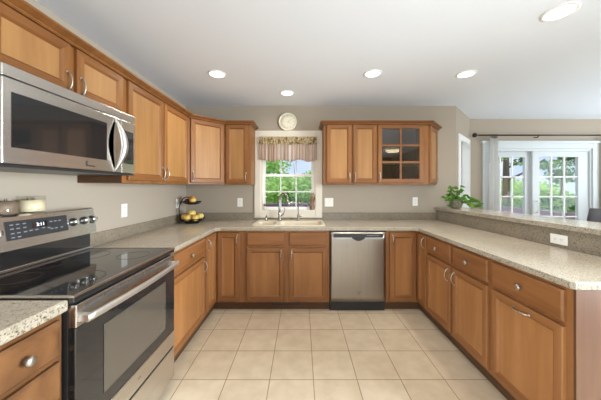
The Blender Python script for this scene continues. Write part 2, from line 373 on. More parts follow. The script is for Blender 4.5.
# window over the sink
wx0, wx1, wz0, wz1 = -.545, .185, 1.03, 2.02
f = bmesh.new()
box(f, -.63, wx0, YB-.022, YB, .945, 2.105, .004); box(f, wx1, .272, YB-.022, YB, .945, 2.105, .004)
box(f, wx0, wx1, YB-.022, YB, 2.02, 2.105, .004); box(f, wx0, wx1, YB-.022, YB, .945, 1.03, .004)
win = struct('window_1', f, creamtrim)
j = bmesh.new()
for a, b in ((wx0, wx0+.018), (wx1-.018, wx1)): box(j, a, b, YB-.005, YB+.12, wz0, wz1)
box(j, wx0, wx1, YB-.005, YB+.12, wz1-.018, wz1); box(j, wx0, wx1, YB-.02, YB+.12, wz0, wz0+.02)
struct('window_jamb', j, creamtrim, win)
def sash(x0, x1, z0, z1, y, cols, rows, fr=.035, nm='window_sash', par=None, m=trimm):
    bm = bmesh.new()
    box(bm, x0, x0+fr, y, y+.035, z0, z1); box(bm, x1-fr, x1, y, y+.035, z0, z1)
    box(bm, x0+fr, x1-fr, y, y+.035, z0, z0+fr); box(bm, x0+fr, x1-fr, y, y+.035, z1-fr, z1)
    for i in range(1, cols):
        x = x0+fr+(x1-x0-2*fr)*i/cols; box(bm, x-.007, x+.007, y+.010, y+.026, z0+fr, z1-fr)
    for i in range(1, rows):
        z = z0+fr+(z1-z0-2*fr)*i/rows; box(bm, x0+fr, x1-fr, y+.010, y+.026, z-.007, z+.007)
    s = struct(nm, bm, m, par)
    g = B(x0+fr, x1-fr, y+.016, y+.020, z0+fr, z1-fr); struct('window_pane', g, glass, s); return s
sash(wx0+.018, wx1-.018, wz0+.02, 1.53, YB+.03, 3, 2, par=win)
sash(wx0+.018, wx1-.018, 1.495, wz1-.018, YB+.07, 3, 2, par=win)

# angled window: casing, sash (built in the wall's own frame)
f = bmesh.new()
box(f, a0-.09, a0, -.02, 0, az0-.09, az1+.09, .004); box(f, a1, a1+.09, -.02, 0, az0-.09, az1+.09, .004)
box(f, a0, a1, -.02, 0, az1, az1+.09, .004); box(f, a0, a1, -.02, 0, az0-.09, az0, .004)
w2 = struct('window_2', f, trimm); w2.location = (AX, AY, 0); w2.rotation_euler = (0, 0, RA)
sash(a0, a1, az0, az1, .05, 2, 4, par=w2)

# french door
f = bmesh.new()
box(f, 2.877, 2.96, DY-.03, DY, 0, 2.057, .004); box(f, 4.62, 4.715, DY-.03, DY, 0, 2.057, .004); box(f, 2.96, 4.62, DY-.03, DY, 1.965, 2.057, .004)
box(f, 2.85, 4.745, DY-.05, DY, 2.05, 2.085, .004)
door = struct('door_1', f, doortrim)
j = bmesh.new(); box(j, 2.96, 2.985, DY-.01, DY+.12, 0, 1.965); box(j, 4.595, 4.62, DY-.01, DY+.12, 0, 1.965); box(j, 2.985, 4.595, DY-.01, DY+.12, 1.925, 1.965)
box(j, 2.985, 4.595, DY, DY+.12, 0, .03)
struct('door_jamb', j, doortrim, door)
def leaf(x0, x1, y, gx0, gx1):
    bm = bmesh.new(); gz0, gz1 = .24, 1.837
    box(bm, x0, gx0, y, y+.045, .03, 1.925); box(bm, gx1, x1, y, y+.045, .03, 1.925); box(bm, gx0, gx1, y, y+.045, .03, gz0); box(bm, gx0, gx1, y, y+.045, gz1, 1.925)
    s = struct('door_leaf', bm, doortrim, door); bm = bmesh.new()
    for i in (1, 2):
        x = gx0+(gx1-gx0)*i/3; box(bm, x-.010, x+.010, y+.012, y+.032, gz0, gz1)
    for i in range(1, 5):
        z = gz0+(gz1-gz0)*i/5; box(bm, gx0, gx1, y+.012, y+.032, z-.010, z+.010)
    struct('door_muntins', bm, trimm, s); struct('door_pane', B(gx0, gx1, y+.02, y+.025, gz0, gz1), glass, s); return s
leaf(2.985, 3.73, DY+.06, 3.04, 3.62); lf = leaf(3.70, 4.595, DY+.012, 3.81, 4.43)
struct('door_handle', tube(bmesh.new(), [(3.755, DY+.012, .95), (3.755, DY-.03, .95), (3.755, DY-.03, 1.13), (3.755, DY+.012, 1.13)], .009), trimm, lf)

# knee wall under the raised bar
def bx(y): return 1.80+(YB-y)*.05
YE = 1.148
kw = prism(bmesh.new(), [(bx(YE)+.02, YE+.02), (bx(YE)+.14, YE+.02), (bx(YB)+.14, YB), (bx(YB)+.02, YB)], 0, 1.05)
struct('wall_bar', kw, wallm)

# ------------------------------------------------------------------ cabinets
def pull(parent, x, z, length=.10, horiz=False, y=-.02, out=.027):
    pts = []
    for i in range(13):
        t = i/12; s = math.sin(PI*t)**.55
        a = (t-.5)*length
        pts.append((x+a, y-out*s, z) if horiz else (x, y-out*s, z+a))
    bm = tube(bmesh.new(), pts, [.0055-.0015*math.sin(PI*i/12) for i in range(13)], 8)
    for s in (-.5, .5):
        c = (x+s*length, y, z) if horiz else (x, y, z+s*length)
        lathe(bm, [(.008, 0), (.008, -.003), (.005, -.006)], c, 10, 'Y')
    return link('handle', bm, nickel, parent)
def knob(parent, x, z, y=-.02):
    bm = lathe(bmesh.new(), [(.008, 0), (.006, -.008), (.006, -.012), (.013, -.017), (.0165, -.022), (.0165, -.026), (.012, -.030), (.004, -.032)], (x, y, z), 18, 'Y')
    return link('knob', bm, nickel, parent)
FR = .041
def panel_door(parent, x0, x1, z0, z1, mats, handle=None, name='door', fr=FR, loc=(0, 0, 0), rotz=0):
    bm = rring(x0, x1, z0, z1, [(0, -.001), (0, -.017), (.004, -.021), (fr, -.021), (fr+.005, -.018), (fr+.012, -.0115), (fr+.013, -.0105)], None, bmesh.new())
    o = link(name, bm, mats, parent, loc, rotz)
    if handle:
        hx, hz, *rest = handle; pull(o, hx, hz, .10, bool(rest and rest[0]), -.021)
    return o
def drawer_front(parent, x0, x1, z0, z1, mats, kn=True, name='drawer_front'):
    bm = rring(x0, x1, z0, z1, [(0, -.001), (0, -.014), (.008, -.021), (.010, -.021)], None, bmesh.new(), hm=0)
    o = link(name, bm, mats[1], parent)
    if kn: knob(o, (x0+x1)/2, (z0+z1)/2, -.021)
    return o
UM = [maple, maple_h, maple_p]; BMt = [base_v, base_h, base_p]
def carcass(parent, W, D, z0, z1, mats, opening=None, name='body'):
    bm = bmesh.new(); t = .018
    box(bm, 0, t, .019, D, z0, z1); box(bm, W-t, W, .019, D, z0, z1); box(bm, t, W-t, .019, D, z0, z0+t); box(bm, t, W-t, D-.008, D, z0+t, z1)
    if opening is None: box(bm, 0, W, 0, .019, z0, z1)
    else:
        a, b, c, d = opening
        box(bm, 0, a, 0, .019, z0, z1); box(bm, b, W, 0, .019, z0, z1); box(bm, a, b, 0, .019, z0, c); box(bm, a, b, 0, .019, d, z1)
    return link(name, bm, mats[0], parent)
def toe(parent, W, D, rec=.035):
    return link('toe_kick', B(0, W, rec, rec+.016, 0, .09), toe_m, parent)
XF = -.945                     # face of the left base run
R90 = PI/2
UZ0, UZ1 = 1.383, 2.125

# left upper run; local x runs along +Y, front faces +X
u = thing('wall_cabinet', 'short two-door maple cabinet on the wall directly above the microwave', 'cabinet', (-1.243, .955, 0), R90)
carcass(u, .763, .303, 1.842, UZ1, UM); link('cabinet_top', B(.018, .745, .019, .295, UZ1-.018, UZ1), maple, u)
panel_door(u, .012, .364, 1.852, 2.108, UM, (.343, 1.905)); panel_door(u, .403, .754, 1.852, 2.108, UM, (.424, 1.905))
u = thing('wall_cabinet', 'tall two-door maple cabinet on the left wall between microwave and corner cabinet', 'cabinet', (-1.243, 1.722, 0), R90)
carcass(u, 1.0, .303, UZ0, UZ1, UM); link('side_panel', B(-.004, -.0002, .002, .303, UZ0, 1.43), toe_m, u)['label'] = 'dark strip standing in for shade on the cabinet side'; link('cabinet_top', B(.018, .98, .019, .295, UZ1-.018, UZ1), maple, u)  # dark wood strip paints the shade below the microwave
panel_door(u, .042, .486, UZ0+.02, 2.108, UM, (.465, 1.475)); panel_door(u, .506, .962, UZ0+.02, 2.108, UM, (.527, 1.475))
# diagonal corner cabinet
u = thing('corner_wall_cabinet', 'one-door maple corner cabinet set diagonally where left and back walls meet', 'cabinet', (-1.243, 2.725, 0), PI/4)
W = .305*math.sqrt(2)
cb = bmesh.new(); r2 = .303/math.sqrt(2)
prism(cb, [(0, 0), (W, 0), (W+r2, r2), (W/2, W/2+2*r2), (-r2, r2)], UZ0, UZ1)
link('body', cb, maple, u)
panel_door(u, .022, W-.016, UZ0+.02, 2.108, UM, (.045, 1.475))
u = thing('wall_cabinet', 'narrow one-door maple cabinet on the back wall left of the window', 'cabinet', (-.936, 3.032, 0), 0)
carcass(u, .318, .303, UZ0, UZ1, UM); link('cabinet_top', B(.018, .30, .019, .295, UZ1-.018, UZ1), maple, u)
panel_door(u, .020, .285, UZ0+.02, 2.108, UM, (.262, 1.475))
# right upper run on the back wall
u = thing('wall_cabinet', 'two-door maple cabinet on the back wall just right of the window', 'cabinet', (.271, 3.032, 0), 0)
carcass(u, .657, .303, UZ0, UZ1, UM); link('cabinet_top', B(.018, .638, .019, .295, UZ1-.018, UZ1), maple, u)
panel_door(u, .032, .333, UZ0+.022, 2.108, UM, (.308, 1.475)); panel_door(u, .352, .638, UZ0+.022, 2.108, UM, (.377, 1.475))
u = thing('glass_door_cabinet', 'maple cabinet with a six-pane glass door on the back wall', 'cabinet', (.929, 3.032, 0), 0)
carcass(u, .615, .303, UZ0, UZ1, UM, (.05, .53, UZ0+.07, 2.08)); link('cabinet_top', B(.018, .597, .019, .295, UZ1-.018, UZ1), maple_in, u)
gx0, gx1, gz0, gz1 = -.004, .545, UZ0+.022, 2.108
bm = bmesh.new()
vs = []
for ins, y in [(0, -.001), (0, -.017), (.004, -.021), (.042, -.021), (.048, -.016), (.048, -.001)]:
    vs.append([bm.verts.new(p) for p in ((gx0+ins, y, gz0+ins), (gx1-ins, y, gz0+ins), (gx1-ins, y, gz1-ins), (gx0+ins, y, gz1-ins))])
vs.append(vs[0])
for a, b in zip(vs, vs[1:]):
    for k in range(4):
        ff = bm.faces.new((a[k], a[(k+1) % 4], b[(k+1) % 4], b[k])); ff.material_index = 1 if k in (0, 2) else 0
dr = link('door', bm, UM, u); dr['label'] = 'glazed door with six small panes'
bm = bmesh.new(); ix0, ix1, iz0, iz1 = gx0+.048, gx1-.048, gz0+.048, gz1-.048
xm = (ix0+ix1)/2; box(bm, xm-.011, xm+.011, -.019, -.002, iz0, iz1)
for i in (1, 2):
    z = iz0+(iz1-iz0)*i/3; box(bm, ix0, xm-.011, -.019, -.002, z-.012, z+.012); box(bm, xm+.011, ix1, -.019, -.002, z-.012, z+.012)
link('muntin_bars', bm, maple_h, dr)
link('glass_pane', B(ix0, ix1, -.008, -.005, iz0, iz1), cabglass, dr)
pull(dr, gx0+.022, 1.475, .10, False, -.021)
for z in (1.63, 1.86): link('shelf', B(.02, .595, .03, .285, z, z+.016), maple_in, u)
u = thing('angled_end_cabinet', 'maple cabinet with one angled door ending the right-hand wall run', 'cabinet', (1.546, 3.032, 0), math.atan2(.300, .258))
W = math.hypot(.300, .258); ea = math.atan2(.300, .258)
link('body', prism(bmesh.new(), [(0, 0), (W, 0), (.300*math.sin(ea), .300*math.cos(ea))], UZ0, UZ1), maple, u)
panel_door(u, .03, W-.03, UZ0+.022, 2.108, UM, (W-.055, 1.475))

# crown mouldings along cabinet tops (profile swept along a path)
def crown(name, label, path, inward, z=2.110):
    # prof: (outward offset from face, z)
    prof = [(-.012, z), (.004, z), (.010, z+.006), (.010, z+.012), (.020, z+.016), (.034, z+.024), (.042, z+.028), (.042, z+.038), (-.012, z+.038)]
    bm = bmesh.new(); n = len(path); rings = []
    for i, p in enumerate(path):
        p = Vector(p)
        ds = []
        if i > 0: ds.append((p-Vector(path[i-1])).normalized())
        if i < n-1: ds.append((Vector(path[i+1])-p).normalized())
        ns = [Vector((d.y, -d.x)) for d in ds]      # right-hand side of travel = outward
        nn = sum(ns, Vector((0, 0))).normalized(); k = 1/max(.3, nn.dot(ns[0]))
        rings.append([bm.verts.new((p.x+nn.x*k*o, p.y+nn.y*k*o, zz)) for o, zz in prof])
    for a, b in zip(rings, rings[1:]):
        m_ = len(prof)
        for k in range(m_): bm.faces.new((a[k], a[(k+1) % m_], b[(k+1) % m_], b[k]))
    bm.faces.new(rings[0]); bm.faces.new(rings[-1][::-1])
    return tag(link(name, bm, maple_h), label, 'moulding')
fo = .002
crown('crown_moulding', 'stepped maple crown moulding along the top of the left and corner cabinets', [(-1.243+.022, .955), (-1.221, 2.716), (-.945+.018, 3.010), (-.617, 3.010), (-.617, YB)], 0)
crown('crown_moulding', 'stepped maple crown moulding along the cabinet tops right of the window', [(.270, YB), (.270, 3.010), (1.556, 3.010), (1.828, 3.326)], 0)

# base run, left of the range (only its right-hand end shows)
XN = -.922
c = thing('drawer_cabinet', 'maple cabinet with a stack of drawers in the near left corner', 'cabinet', (XN, .343, 0), R90)
carcass(c, .612, .60, .09, .878, [near_v, near_h, near_v]); toe(c, .612, .6)
for z0, z1 in ((.722, .855), (.563, .700), (.40, .542), (.115, .38)): drawer_front(c, .335, .592, z0, z1, [near_v, near_h, near_v])
panel_door(c, .02, .315, .115, .855, [near_v, near_h, near_v], (.05, .76))
# between range and corner
c = thing('base_cabinet', 'maple base cabinet with one drawer over one door right of the range', 'cabinet', (XF, 1.722, 0), R90)
carcass(c, .698, .60, .09, .878, BMt); toe(c, .698, .6)
drawer_front(c, .03, .672, .705, .858, BMt); panel_door(c, .03, .672, .115, .682, BMt, (.640, .60))
# left corner (pie-cut doors)
c = thing('corner_base_cabinet', 'left maple corner base cabinet with two doors meeting at right angles', 'cabinet', (XF, 2.42, 0), 0)
def corner_body(pts, toepts):
    link('body', prism(bmesh.new(), pts, .09, .878), base_v, c); link('toe_kick', prism(bmesh.new(), toepts, 0, .09), toe_m, c)
corner_body([(-.600, 0), (0, 0), (0, .31), (.335, .31), (.335, .911), (-.600, .911)], [(-.600, 0), (-.035, 0), (-.035, .345), (.335, .345), (.335, .911), (-.600, .911)])
panel_door(c, .010, .284, .115, .858, BMt, (.045, .78), loc=(0, 0, 0), rotz=R90, fr=.05)
panel_door(c, .026, .270, .115, .858, BMt, (.244, .78), loc=(0, .31, 0), fr=.05)
# sink base
c = thing('sink_base_cabinet', 'maple base cabinet under the sink with two false drawers and two doors', 'cabinet', (-.61, 2.73, 0), 0)
carcass(c, .914, .60, .09, .878, BMt); toe(c, .914, .6)
for x0, x1, hx in ((.012, .416, .385), (.472, .884, .502)):
    drawer_front(c, x0, x1, .715, .858, BMt, kn=False, name='false_drawer'); panel_door(c, x0, x1, .115, .690, BMt, (hx, .615))
# right corner
c = thing('corner_base_cabinet', 'right maple corner base cabinet with two doors meeting beside the dishwasher', 'cabinet', (.920, 2.73, 0), 0)
corner_body([(0, 0), (.355, 0), (.355, -.21), (.875, -.21), (.875, .601), (0, .601)], [(0, .035), (.39, .035), (.39, -.21), (.875, -.21), (.875, .601), (0, .601)])
panel_door(c, .040, .325, .115, .858, BMt, (.070, .78), fr=.05)
panel_door(c, .025, .200, .115, .858, BMt, (.170, .78), loc=(.355, 0, 0), rotz=-R90, fr=.04)
# peninsula
c = thing('base_cabinet', 'wide maple peninsula cabinet with two drawers over two doors', 'cabinet', (1.275, 2.518, 0), -R90)
carcass(c, .848, .545, .09, .878, BMt); toe(c, .848, .54)
drawer_front(c, .015, .408, .705, .858, BMt); drawer_front(c, .442, .830, .705, .858, BMt)
panel_door(c, .015, .408, .115, .682, BMt, (.378, .60)); panel_door(c, .442, .830, .115, .682, BMt, (.472, .60))
c = thing('base_cabinet', 'maple cabinet with drawer and pull-out bin front at the near peninsula end', 'cabinet', (1.275, 1.668, 0), -R90)
carcass(c, .500, .545, .09, .878, BMt); toe(c, .5, .54)
drawer_front(c, .020, .470, .705, .858, BMt); panel_door(c, .020, .470, .115, .682, BMt, (.245, .645, True))
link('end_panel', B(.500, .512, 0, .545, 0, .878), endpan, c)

# ------------------------------------------------------------------ countertops, splashes, bar
CZ0, CZ1 = .878, .914
bm = prism(bmesh.new(), [(XL, 1.722), (-.925, 1.722), (-.925, 2.655), (-.885, 2.70), (1.205, 2.70), (1.25, 2.655), (1.25, 1.162), (1.264, YE), (bx(YE)-.003, YE), (bx(YB)-.003, YB), (XL, YB)], CZ0, CZ1, .006)
ct = link('countertop', edge_slot(bm), [gran, gran_e]); tag(ct, 'long speckled granite worktop wrapping from the range round to the peninsula', 'countertop')
sx0, sx1, sy0, sy1 = -.57, .27, 2.785, 3.285
cut(ct, prism(bmesh.new(), rrect(sx0+.015, sx1-.015, sy0+.015, sy1-.015, .05), .8, 1.0))
tag(link('countertop', edge_slot(prism(bmesh.new(), [(XL, .30), (-.898, .30), (-.898, .955), (XL, .955)], CZ0, CZ1+.008, .006)), [gran, gran_e]), 'short speckled granite worktop in the near left corner beside the range', 'countertop')
def strip(label, *a): return tag(link('backsplash', B(*a, bev=.003), gran_shade), label, 'backsplash')
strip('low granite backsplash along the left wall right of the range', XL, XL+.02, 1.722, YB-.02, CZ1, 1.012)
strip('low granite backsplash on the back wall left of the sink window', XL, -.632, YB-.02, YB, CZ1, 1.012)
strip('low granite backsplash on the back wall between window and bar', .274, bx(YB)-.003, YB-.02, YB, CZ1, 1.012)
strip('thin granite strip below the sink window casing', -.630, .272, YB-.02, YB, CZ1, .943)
tag(link('bar_backsplash', prism(bmesh.new(), [(bx(YE), YE), (bx(YE)+.02, YE), (bx(YB)+.02, YB), (bx(YB), YB)], CZ1-.04, 1.05), gran_shade), 'granite upstand facing the kitchen below the raised bar top', 'backsplash')
tag(link('bar_counter', edge_slot(prism(bmesh.new(), [(bx(1.08)-.03, 1.08), (bx(1.08)+.39, 1.08), (bx(YB)+.30, 3.30), (bx(YB)+.24, YB), (bx(YB)-.03, YB)], 1.05, 1.09, .006)), [gran, gran_e]), 'raised speckled granite bar top running along the peninsula', 'bar counter')

# ------------------------------------------------------------------ sink and taps
sk = thing('kitchen_sink', 'almond double-bowl sink set in the worktop under the window', 'sink', (0, 0, 0))
rim = link('rim', prism(bmesh.new(), rrect(sx0, sx1, sy0, sy1, .06), .9145, .924, .003), sinkm, sk)
bowls = [(-.535, -.305, 2.825, 3.125), (-.265, .235, 2.825, 3.150)]
for b in bowls: cut(rim, prism(bmesh.new(), rrect(*b, .05), .8, 1.0))
for x0, x1, y0, y1 in bowls:
    bm = bmesh.new(); rs = []
    for ins, z, r in ((-.001, .922, .051), (.004, .90, .05), (.012, .76, .05), (.03, .735, .05), (.06, .73, .04)):
        rs.append([bm.verts.new((x, y, z)) for x, y in rrect(x0+ins, x1-ins, y0+ins, y1-ins, r)])
    for a, b in zip(rs, rs[1:]):
        for k in range(len(a)): f = bm.faces.new((a[k], a[(k+1) % len(a)], b[(k+1) % len(a)], b[k])); f.smooth = True
    bm.faces.new(rs[-1])
    bo = link('basin', bm, sinkm, sk, recalc=False)
    link('drain', lathe(bmesh.new(), [(.04, .7305), (.04, .734), (.03, .733)], ((x0+x1)/2, (y0+y1)/2+.03, 0), 18), chrome, bo)
DZ = .924
fx, fy = -.285, 3.205
fa = thing('kitchen_faucet', 'tall gooseneck steel pull-down faucet at the middle of the sink', 'faucet', (fx, fy, DZ))
link('base', lathe(bmesh.new(), [(.030, 0), (.030, .006), (.020, .014), (.018, .10), (.016, .115)], (0, 0, 0), 20), chrome, fa)
pts = [(0, 0, .11)] + [(0, 0, .11+.15*i/4) for i in range(1, 5)]
ux, uy = .80, -.60; R = .070
for i in range(1, 15):
    a = PI*i/14*.93; pts.append((ux*R*(1-math.cos(a)), uy*R*(1-math.cos(a)), .26+R*1.25*math.sin(a)))
link('spout', tube(bmesh.new(), pts, .0140, 12), chrome, fa)
e = Vector(pts[-1]); d = (Vector(pts[-1])-Vector(pts[-2])).normalized()
link('spray_head', tube(bmesh.new(), [e-d*.004, e+d*.02, e+d*.06, e+d*.085], [.013, .016, .018, .014], 12), chrome, fa)
link('lever', tube(bmesh.new(), [(.012, -.002, .06), (.045, -.02, .075), (.065, -.03, .12), (.068, -.032, .165)], [.009, .008, .006, .005], 10), chrome, fa)
sp = thing('soap_dispenser', 'short steel soap pump left of the faucet', 'soap dispenser', (-.455, 3.205, DZ))
link('base', lathe(bmesh.new(), [(.022, 0), (.022, .008), (.012, .016), (.012, .04)], (0, 0, 0), 16), chrome, sp)
link('pump_head', tube(bmesh.new(), [(0, 0, .04), (0, 0, .058), (.004, -.02, .062), (.008, -.06, .058)], [.010, .011, .008, .006], 10), chrome, sp)
ff = thing('filter_faucet', 'slim steel drinking water tap right of the main faucet', 'faucet', (-.045, 3.215, DZ))
link('base', lathe(bmesh.new(), [(.020, 0), (.020, .012), (.015, .02), (.015, .07), (.008, .08)], (0, 0, 0), 16), chrome, ff)
link('spout', tube(bmesh.new(), [(0, 0, .075), (0, 0, .26), (.0, -.01, .285), (0, -.035, .30), (0, -.065, .285), (0, -.075, .25)], .0055, 10), chrome, ff)
link('lever', tube(bmesh.new(), [(.012, 0, .05), (.05, -.01, .055)], [.006, .005], 8), chrome, ff)

# window sill ornaments
ZS = 1.0505
orn = thing('pottery_figurine', 'tall bronze glazed figurine with rounded lobes at the right of the window sill', 'figurine', (.140, YB+.005, ZS))
link('body', lathe(bmesh.new(), [(.026, 0), (.034, .015), (.036, .05), (.030, .08), (.016, .10), (.020, .115), (.018, .125)], (0, 0, 0), 18), ornm, orn)
link('head', lathe(bmesh.new(), [(.012, .12), (.026, .135), (.033, .165), (.031, .195), (.022, .215), (.006, .224)], (.006, 0, 0), 18), ornm, orn)
link('arm', tube(bmesh.new(), [(.02, -.02, .10), (.036, -.024, .13), (.032, -.02, .165)], .007, 8), ornm, orn)
o2 = thing('small_figurine', 'small brown figurine at the left end of the window sill', 'figurine', (-.497, YB-.002, ZS))
link('body', lathe(bmesh.new(), [(.014, 0), (.017, .01), (.015, .03), (.009, .045)], (0, 0, 0), 14), creamtrim, o2)
link('head', lathe(bmesh.new(), [(.006, .043), (.014, .05), (.016, .064), (.010, .078), (.003, .082)], (0, 0, 0), 14), ornm, o2)

# valance
def wavy(x0, x1, z0, z1, y, amp, waves, nx=160, nz=8, hem=0, thick=.002, flare=0, phase=0):
    bm = bmesh.new(); g = []
    for j_ in range(nz+1):
        row = []; v = j_/nz
        for i in range(nx+1):
            u_ = i/nx; z = z1+(z0-z1)*v
            if hem: z += hem*v*math.sin(2*PI*u_*3.1+.6)
            yy = y+amp*(.35+.65*v)*(math.sin(2*PI*waves*u_+phase+.4*math.sin(9*u_))+.35*math.sin(2*PI*waves*2.3*u_+1))
            xc = (x0+x1)/2; row.append(bm.verts.new((xc+(x0+(x1-x0)*u_-xc)*(1+flare*v), yy, z)))
        g.append(row)
    for a, b in zip(g, g[1:]):
        for i in range(nx): f = bm.faces.new((a[i], a[i+1], b[i+1], b[i])); f.smooth = True
    r = bmesh.ops.solidify(bm, geom=list(bm.faces), thickness=thick)
    return bm
va = thing('window_valance', 'gathered striped valance with a floral ruffle across the sink window top', 'valance', (0, 0, 0))
link('skirt', wavy(-.555, .195, 1.700, 1.935, YB-.055, .011, 15, hem=.015), stripe, va)
link('ruffle', wavy(-.560, .200, 1.915, 2.015, YB-.064, .012, 22, nz=4, hem=.006, phase=.6), floral, va)
link('rod', tube(bmesh.new(), [(-.565, YB-.04, 1.96), (.205, YB-.04, 1.96)], .008), creamtrim, va)
for x in (-.575, .205): link('bracket', B(x, x+.010, YB-.052, YB-.022, 1.945, 1.975), creamtrim, va)

# clock
ck = thing('wall_clock', 'round ivory clock on the wall above the sink window', 'clock', (-.187, YB, 2.221))
link('case', lathe(bmesh.new(), [(.112, 0), (.121, -.012), (.122, -.026), (.114, -.036), (.102, -.034), (.098, -.026)], (0, 0, 0), 40, 'Y'), clockm, ck)
dl = link('dial', lathe(bmesh.new(), [(.0985, -.020), (.0985, -.0265), (.05, -.0275), (.001, -.028)], (0, 0, 0), 40, 'Y'), clockm, ck)
for k in range(12):
    a = 2*PI*k/12; x, z = .082*math.sin(a), .082*math.cos(a); link('hour_mark', B(x-.004, x+.004, -.0285, -.026, z-.006, z+.006), tanm, dl)
for L_, a in ((.045, 2.1), (.066, .9)):
    link('hand', tube(bmesh.new(), [(0, -.030, 0), (L_*math.sin(a), -.030, L_*math.cos(a))], [.003, .002], 6), tanm, ck)

# ------------------------------------------------------------------ dishwasher
dw = thing('dishwasher', 'stainless dishwasher built in between the sink base and right corner cabinet', 'dishwasher', (.309, 2.705, 0))
link('tub', B(.005, .600, .03, .60, .10, .872), blackp, dw)
bm = bmesh.new(); nx = 24; rows = []
for z in (.112, .16, .45, .74, .785, .865):
    row = []
    for i in range(nx+1):
        u_ = i/nx; x = .006+.593*u_; y = -.012*(1-(2*u_-1)**4)*(1 if z < .79 else .75); row.append(bm.verts.new((x, y, z)))
    rows.append(row)
for a, b in zip(rows, rows[1:]):
    for i in range(nx): f = bm.faces.new((a[i], a[i+1], b[i+1], b[i])); f.smooth = True
bk_ = [[bm.verts.new((v.co.x, .03, v.co.z)) for v in r_] for r_ in (rows[0], rows[-1])]
for i in range(nx):
    bm.faces.new((rows[0][i], bk_[0][i], bk_[0][i+1], rows[0][i+1])); bm.faces.new((rows[-1][i], rows[-1][i+1], bk_[1][i+1], bk_[1][i]))
for q in (0, nx):
    bm.faces.new([r_[q] for r_ in rows]+[bk_[1][q], bk_[0][q]])
dd = link('door', bm, steel_v, dw)
cp = link('control_strip', B(.035, .575, -.0155, .01, .808, .848, bev=.003), dgrey, dw); cp['label'] = 'dark control strip along the top of the door'
bm = bmesh.new()
for i in range(6): box(bm, .40+i*.022, .41+i*.022, -.0165, -.015, .826, .830)
link('buttons', bm, lgrey, cp)
bm = bmesh.new(); pk = [(.235+.14*i/12, .800-.030*math.sin(PI*i/12)) for i in range(13)]
lo = [bm.verts.new((x, -.0165, z)) for x, z in pk]; hi = [bm.verts.new((x, -.0165, .812)) for x, z in pk]
lo2 = [bm.verts.new((x, -.003, z)) for x, z in pk]; hi2 = [bm.verts.new((x, -.003, .812)) for x, z in pk]
for i in range(12):
    bm.faces.new((lo[i], lo[i+1], hi[i+1], hi[i])); bm.faces.new((lo2[i+1], lo2[i], hi2[i], hi2[i+1])); bm.faces.new((lo[i+1], lo[i], lo2[i], lo2[i+1])); bm.faces.new((hi[i], hi[i+1], hi2[i+1], hi2[i]))
link('handle_pocket', bm, blackp, dw)
bm = bmesh.new()
for s in (-1, 1): tube(bm, [(.305, -.0125, .205), (.305+s*.012, -.0125, .222), (.305+s*.022, -.0125, .226)], .0022, 6)
tube(bm, [(.280, -.0125, .212), (.305, -.0125, .190), (.330, -.0125, .212)][1:], .0018, 6)
link('emblem', bm, dgrey, dw)
link('toe_panel', B(.004, .601, .03, .045, 0, .108), blackp, dw)

# ------------------------------------------------------------------ range
rg = thing('electric_range', 'stainless electric range with black glass cooktop against the left wall', 'range', (-.905, .957, 0), R90)
RW = .760
link('body', B(.004, RW-.004, .0, .625, .05, .905), blackp, rg)
for x in (.04, RW-.04):
    for y in (.03, .58): link('foot', lathe(bmesh.new(), [(.018, 0), (.018, .05)], (x, y, 0), 12), blackp, rg)
ck_ = link('cooktop', B(0, RW, -.028, .550, .906, .934, bev=.004), blackg, rg)
bm = bmesh.new()
box(bm, -.001, RW+.001, -.031, -.022, .9275, .9365); box(bm, -.002, .006, -.03, .56, .928, .9365); box(bm, RW-.006, RW+.002, -.03, .56, .928, .9365)
link('edge_trim', bm, steel, ck_)
for x, y, r_ in ((.19, .13, .105), (.575, .13, .085), (.19, .40, .080), (.575, .40, .100), (.383, .45, .055)):
    bm = bmesh.new()
    for q in (r_,):
        lathe(bm, [(q-.0016, .9342), (q-.0016, .9346), (q+.0016, .9346), (q+.0016, .9342)], (x, y, 0), 44, cap=False)
    link('burner_ring', bm, ringm, ck_)
# backguard: sloped steel panel above a black glass riser
bm = bmesh.new()
prof = [(.508, 1.045), (.533, 1.205), (.548, 1.213), (.640, 1.213), (.640, .91), (.572, .91), (.572, 1.045)]
lo = [bm.verts.new((0, y, z)) for y, z in prof]; hi = [bm.verts.new((RW, y, z)) for y, z in prof]
bm.faces.new(lo); bm.faces.new(hi[::-1])
for i in range(len(prof)): bm.faces.new((lo[i], lo[(i+1) % len(prof)], hi[(i+1) % len(prof)], hi[i]))
bg_ = link('backguard', bm, steel, rg)
link('riser', B(.002, RW-.002, .552, .571, .936, 1.044), blackg, rg)
link('vent_strip', B(0, RW, .536, .5515, .9345, .950, bev=.003), steel, rg)
sl = math.atan2(.025, .160)
def on_panel(x, z, off): # point on the sloped face
    return (x, .508+(z-1.045)*.025/.160-off, z)
def tilt(bm, x, z, off):
    bmesh.ops.rotate(bm, verts=bm.verts, matrix=Matrix.Rotation(-sl, 3, 'X')); bmesh.ops.translate(bm, verts=bm.verts, vec=on_panel(x, z, off)); return bm
cpn = link('control_panel', tilt(B(-.158, .158, -.002, .002, -.047, .047), .400, 1.138, .001), dgrey, rg)
ds = link('display', tilt(B(-.038, .038, -.001, .001, -.016, .016), .400, 1.152, .0035), blackg, cpn)
link('clock_digits', tilt(text_bm('3:11', .026), .402, 1.152, .005), digits, ds)
bm = bmesh.new()
for ix, z in [(x, z) for x in (-.132, -.105, -.075) for z in (.028, .008, -.014, -.034)] + [(-.048, -.012), (-.02, -.012), (.015, -.008), (.045, -.012), (.06, .02), (.085, .02), (.11, .02), (.06, -.02), (.085, -.02), (.118, -.02)]:
    if ix > -.08 and ix < -.07 and z < -.02: continue
    link('button', tilt(B(-.0075, .0075, -.0006, .0006, -.003, .003), .400+ix, 1.138+z, .0032), greyp, cpn)
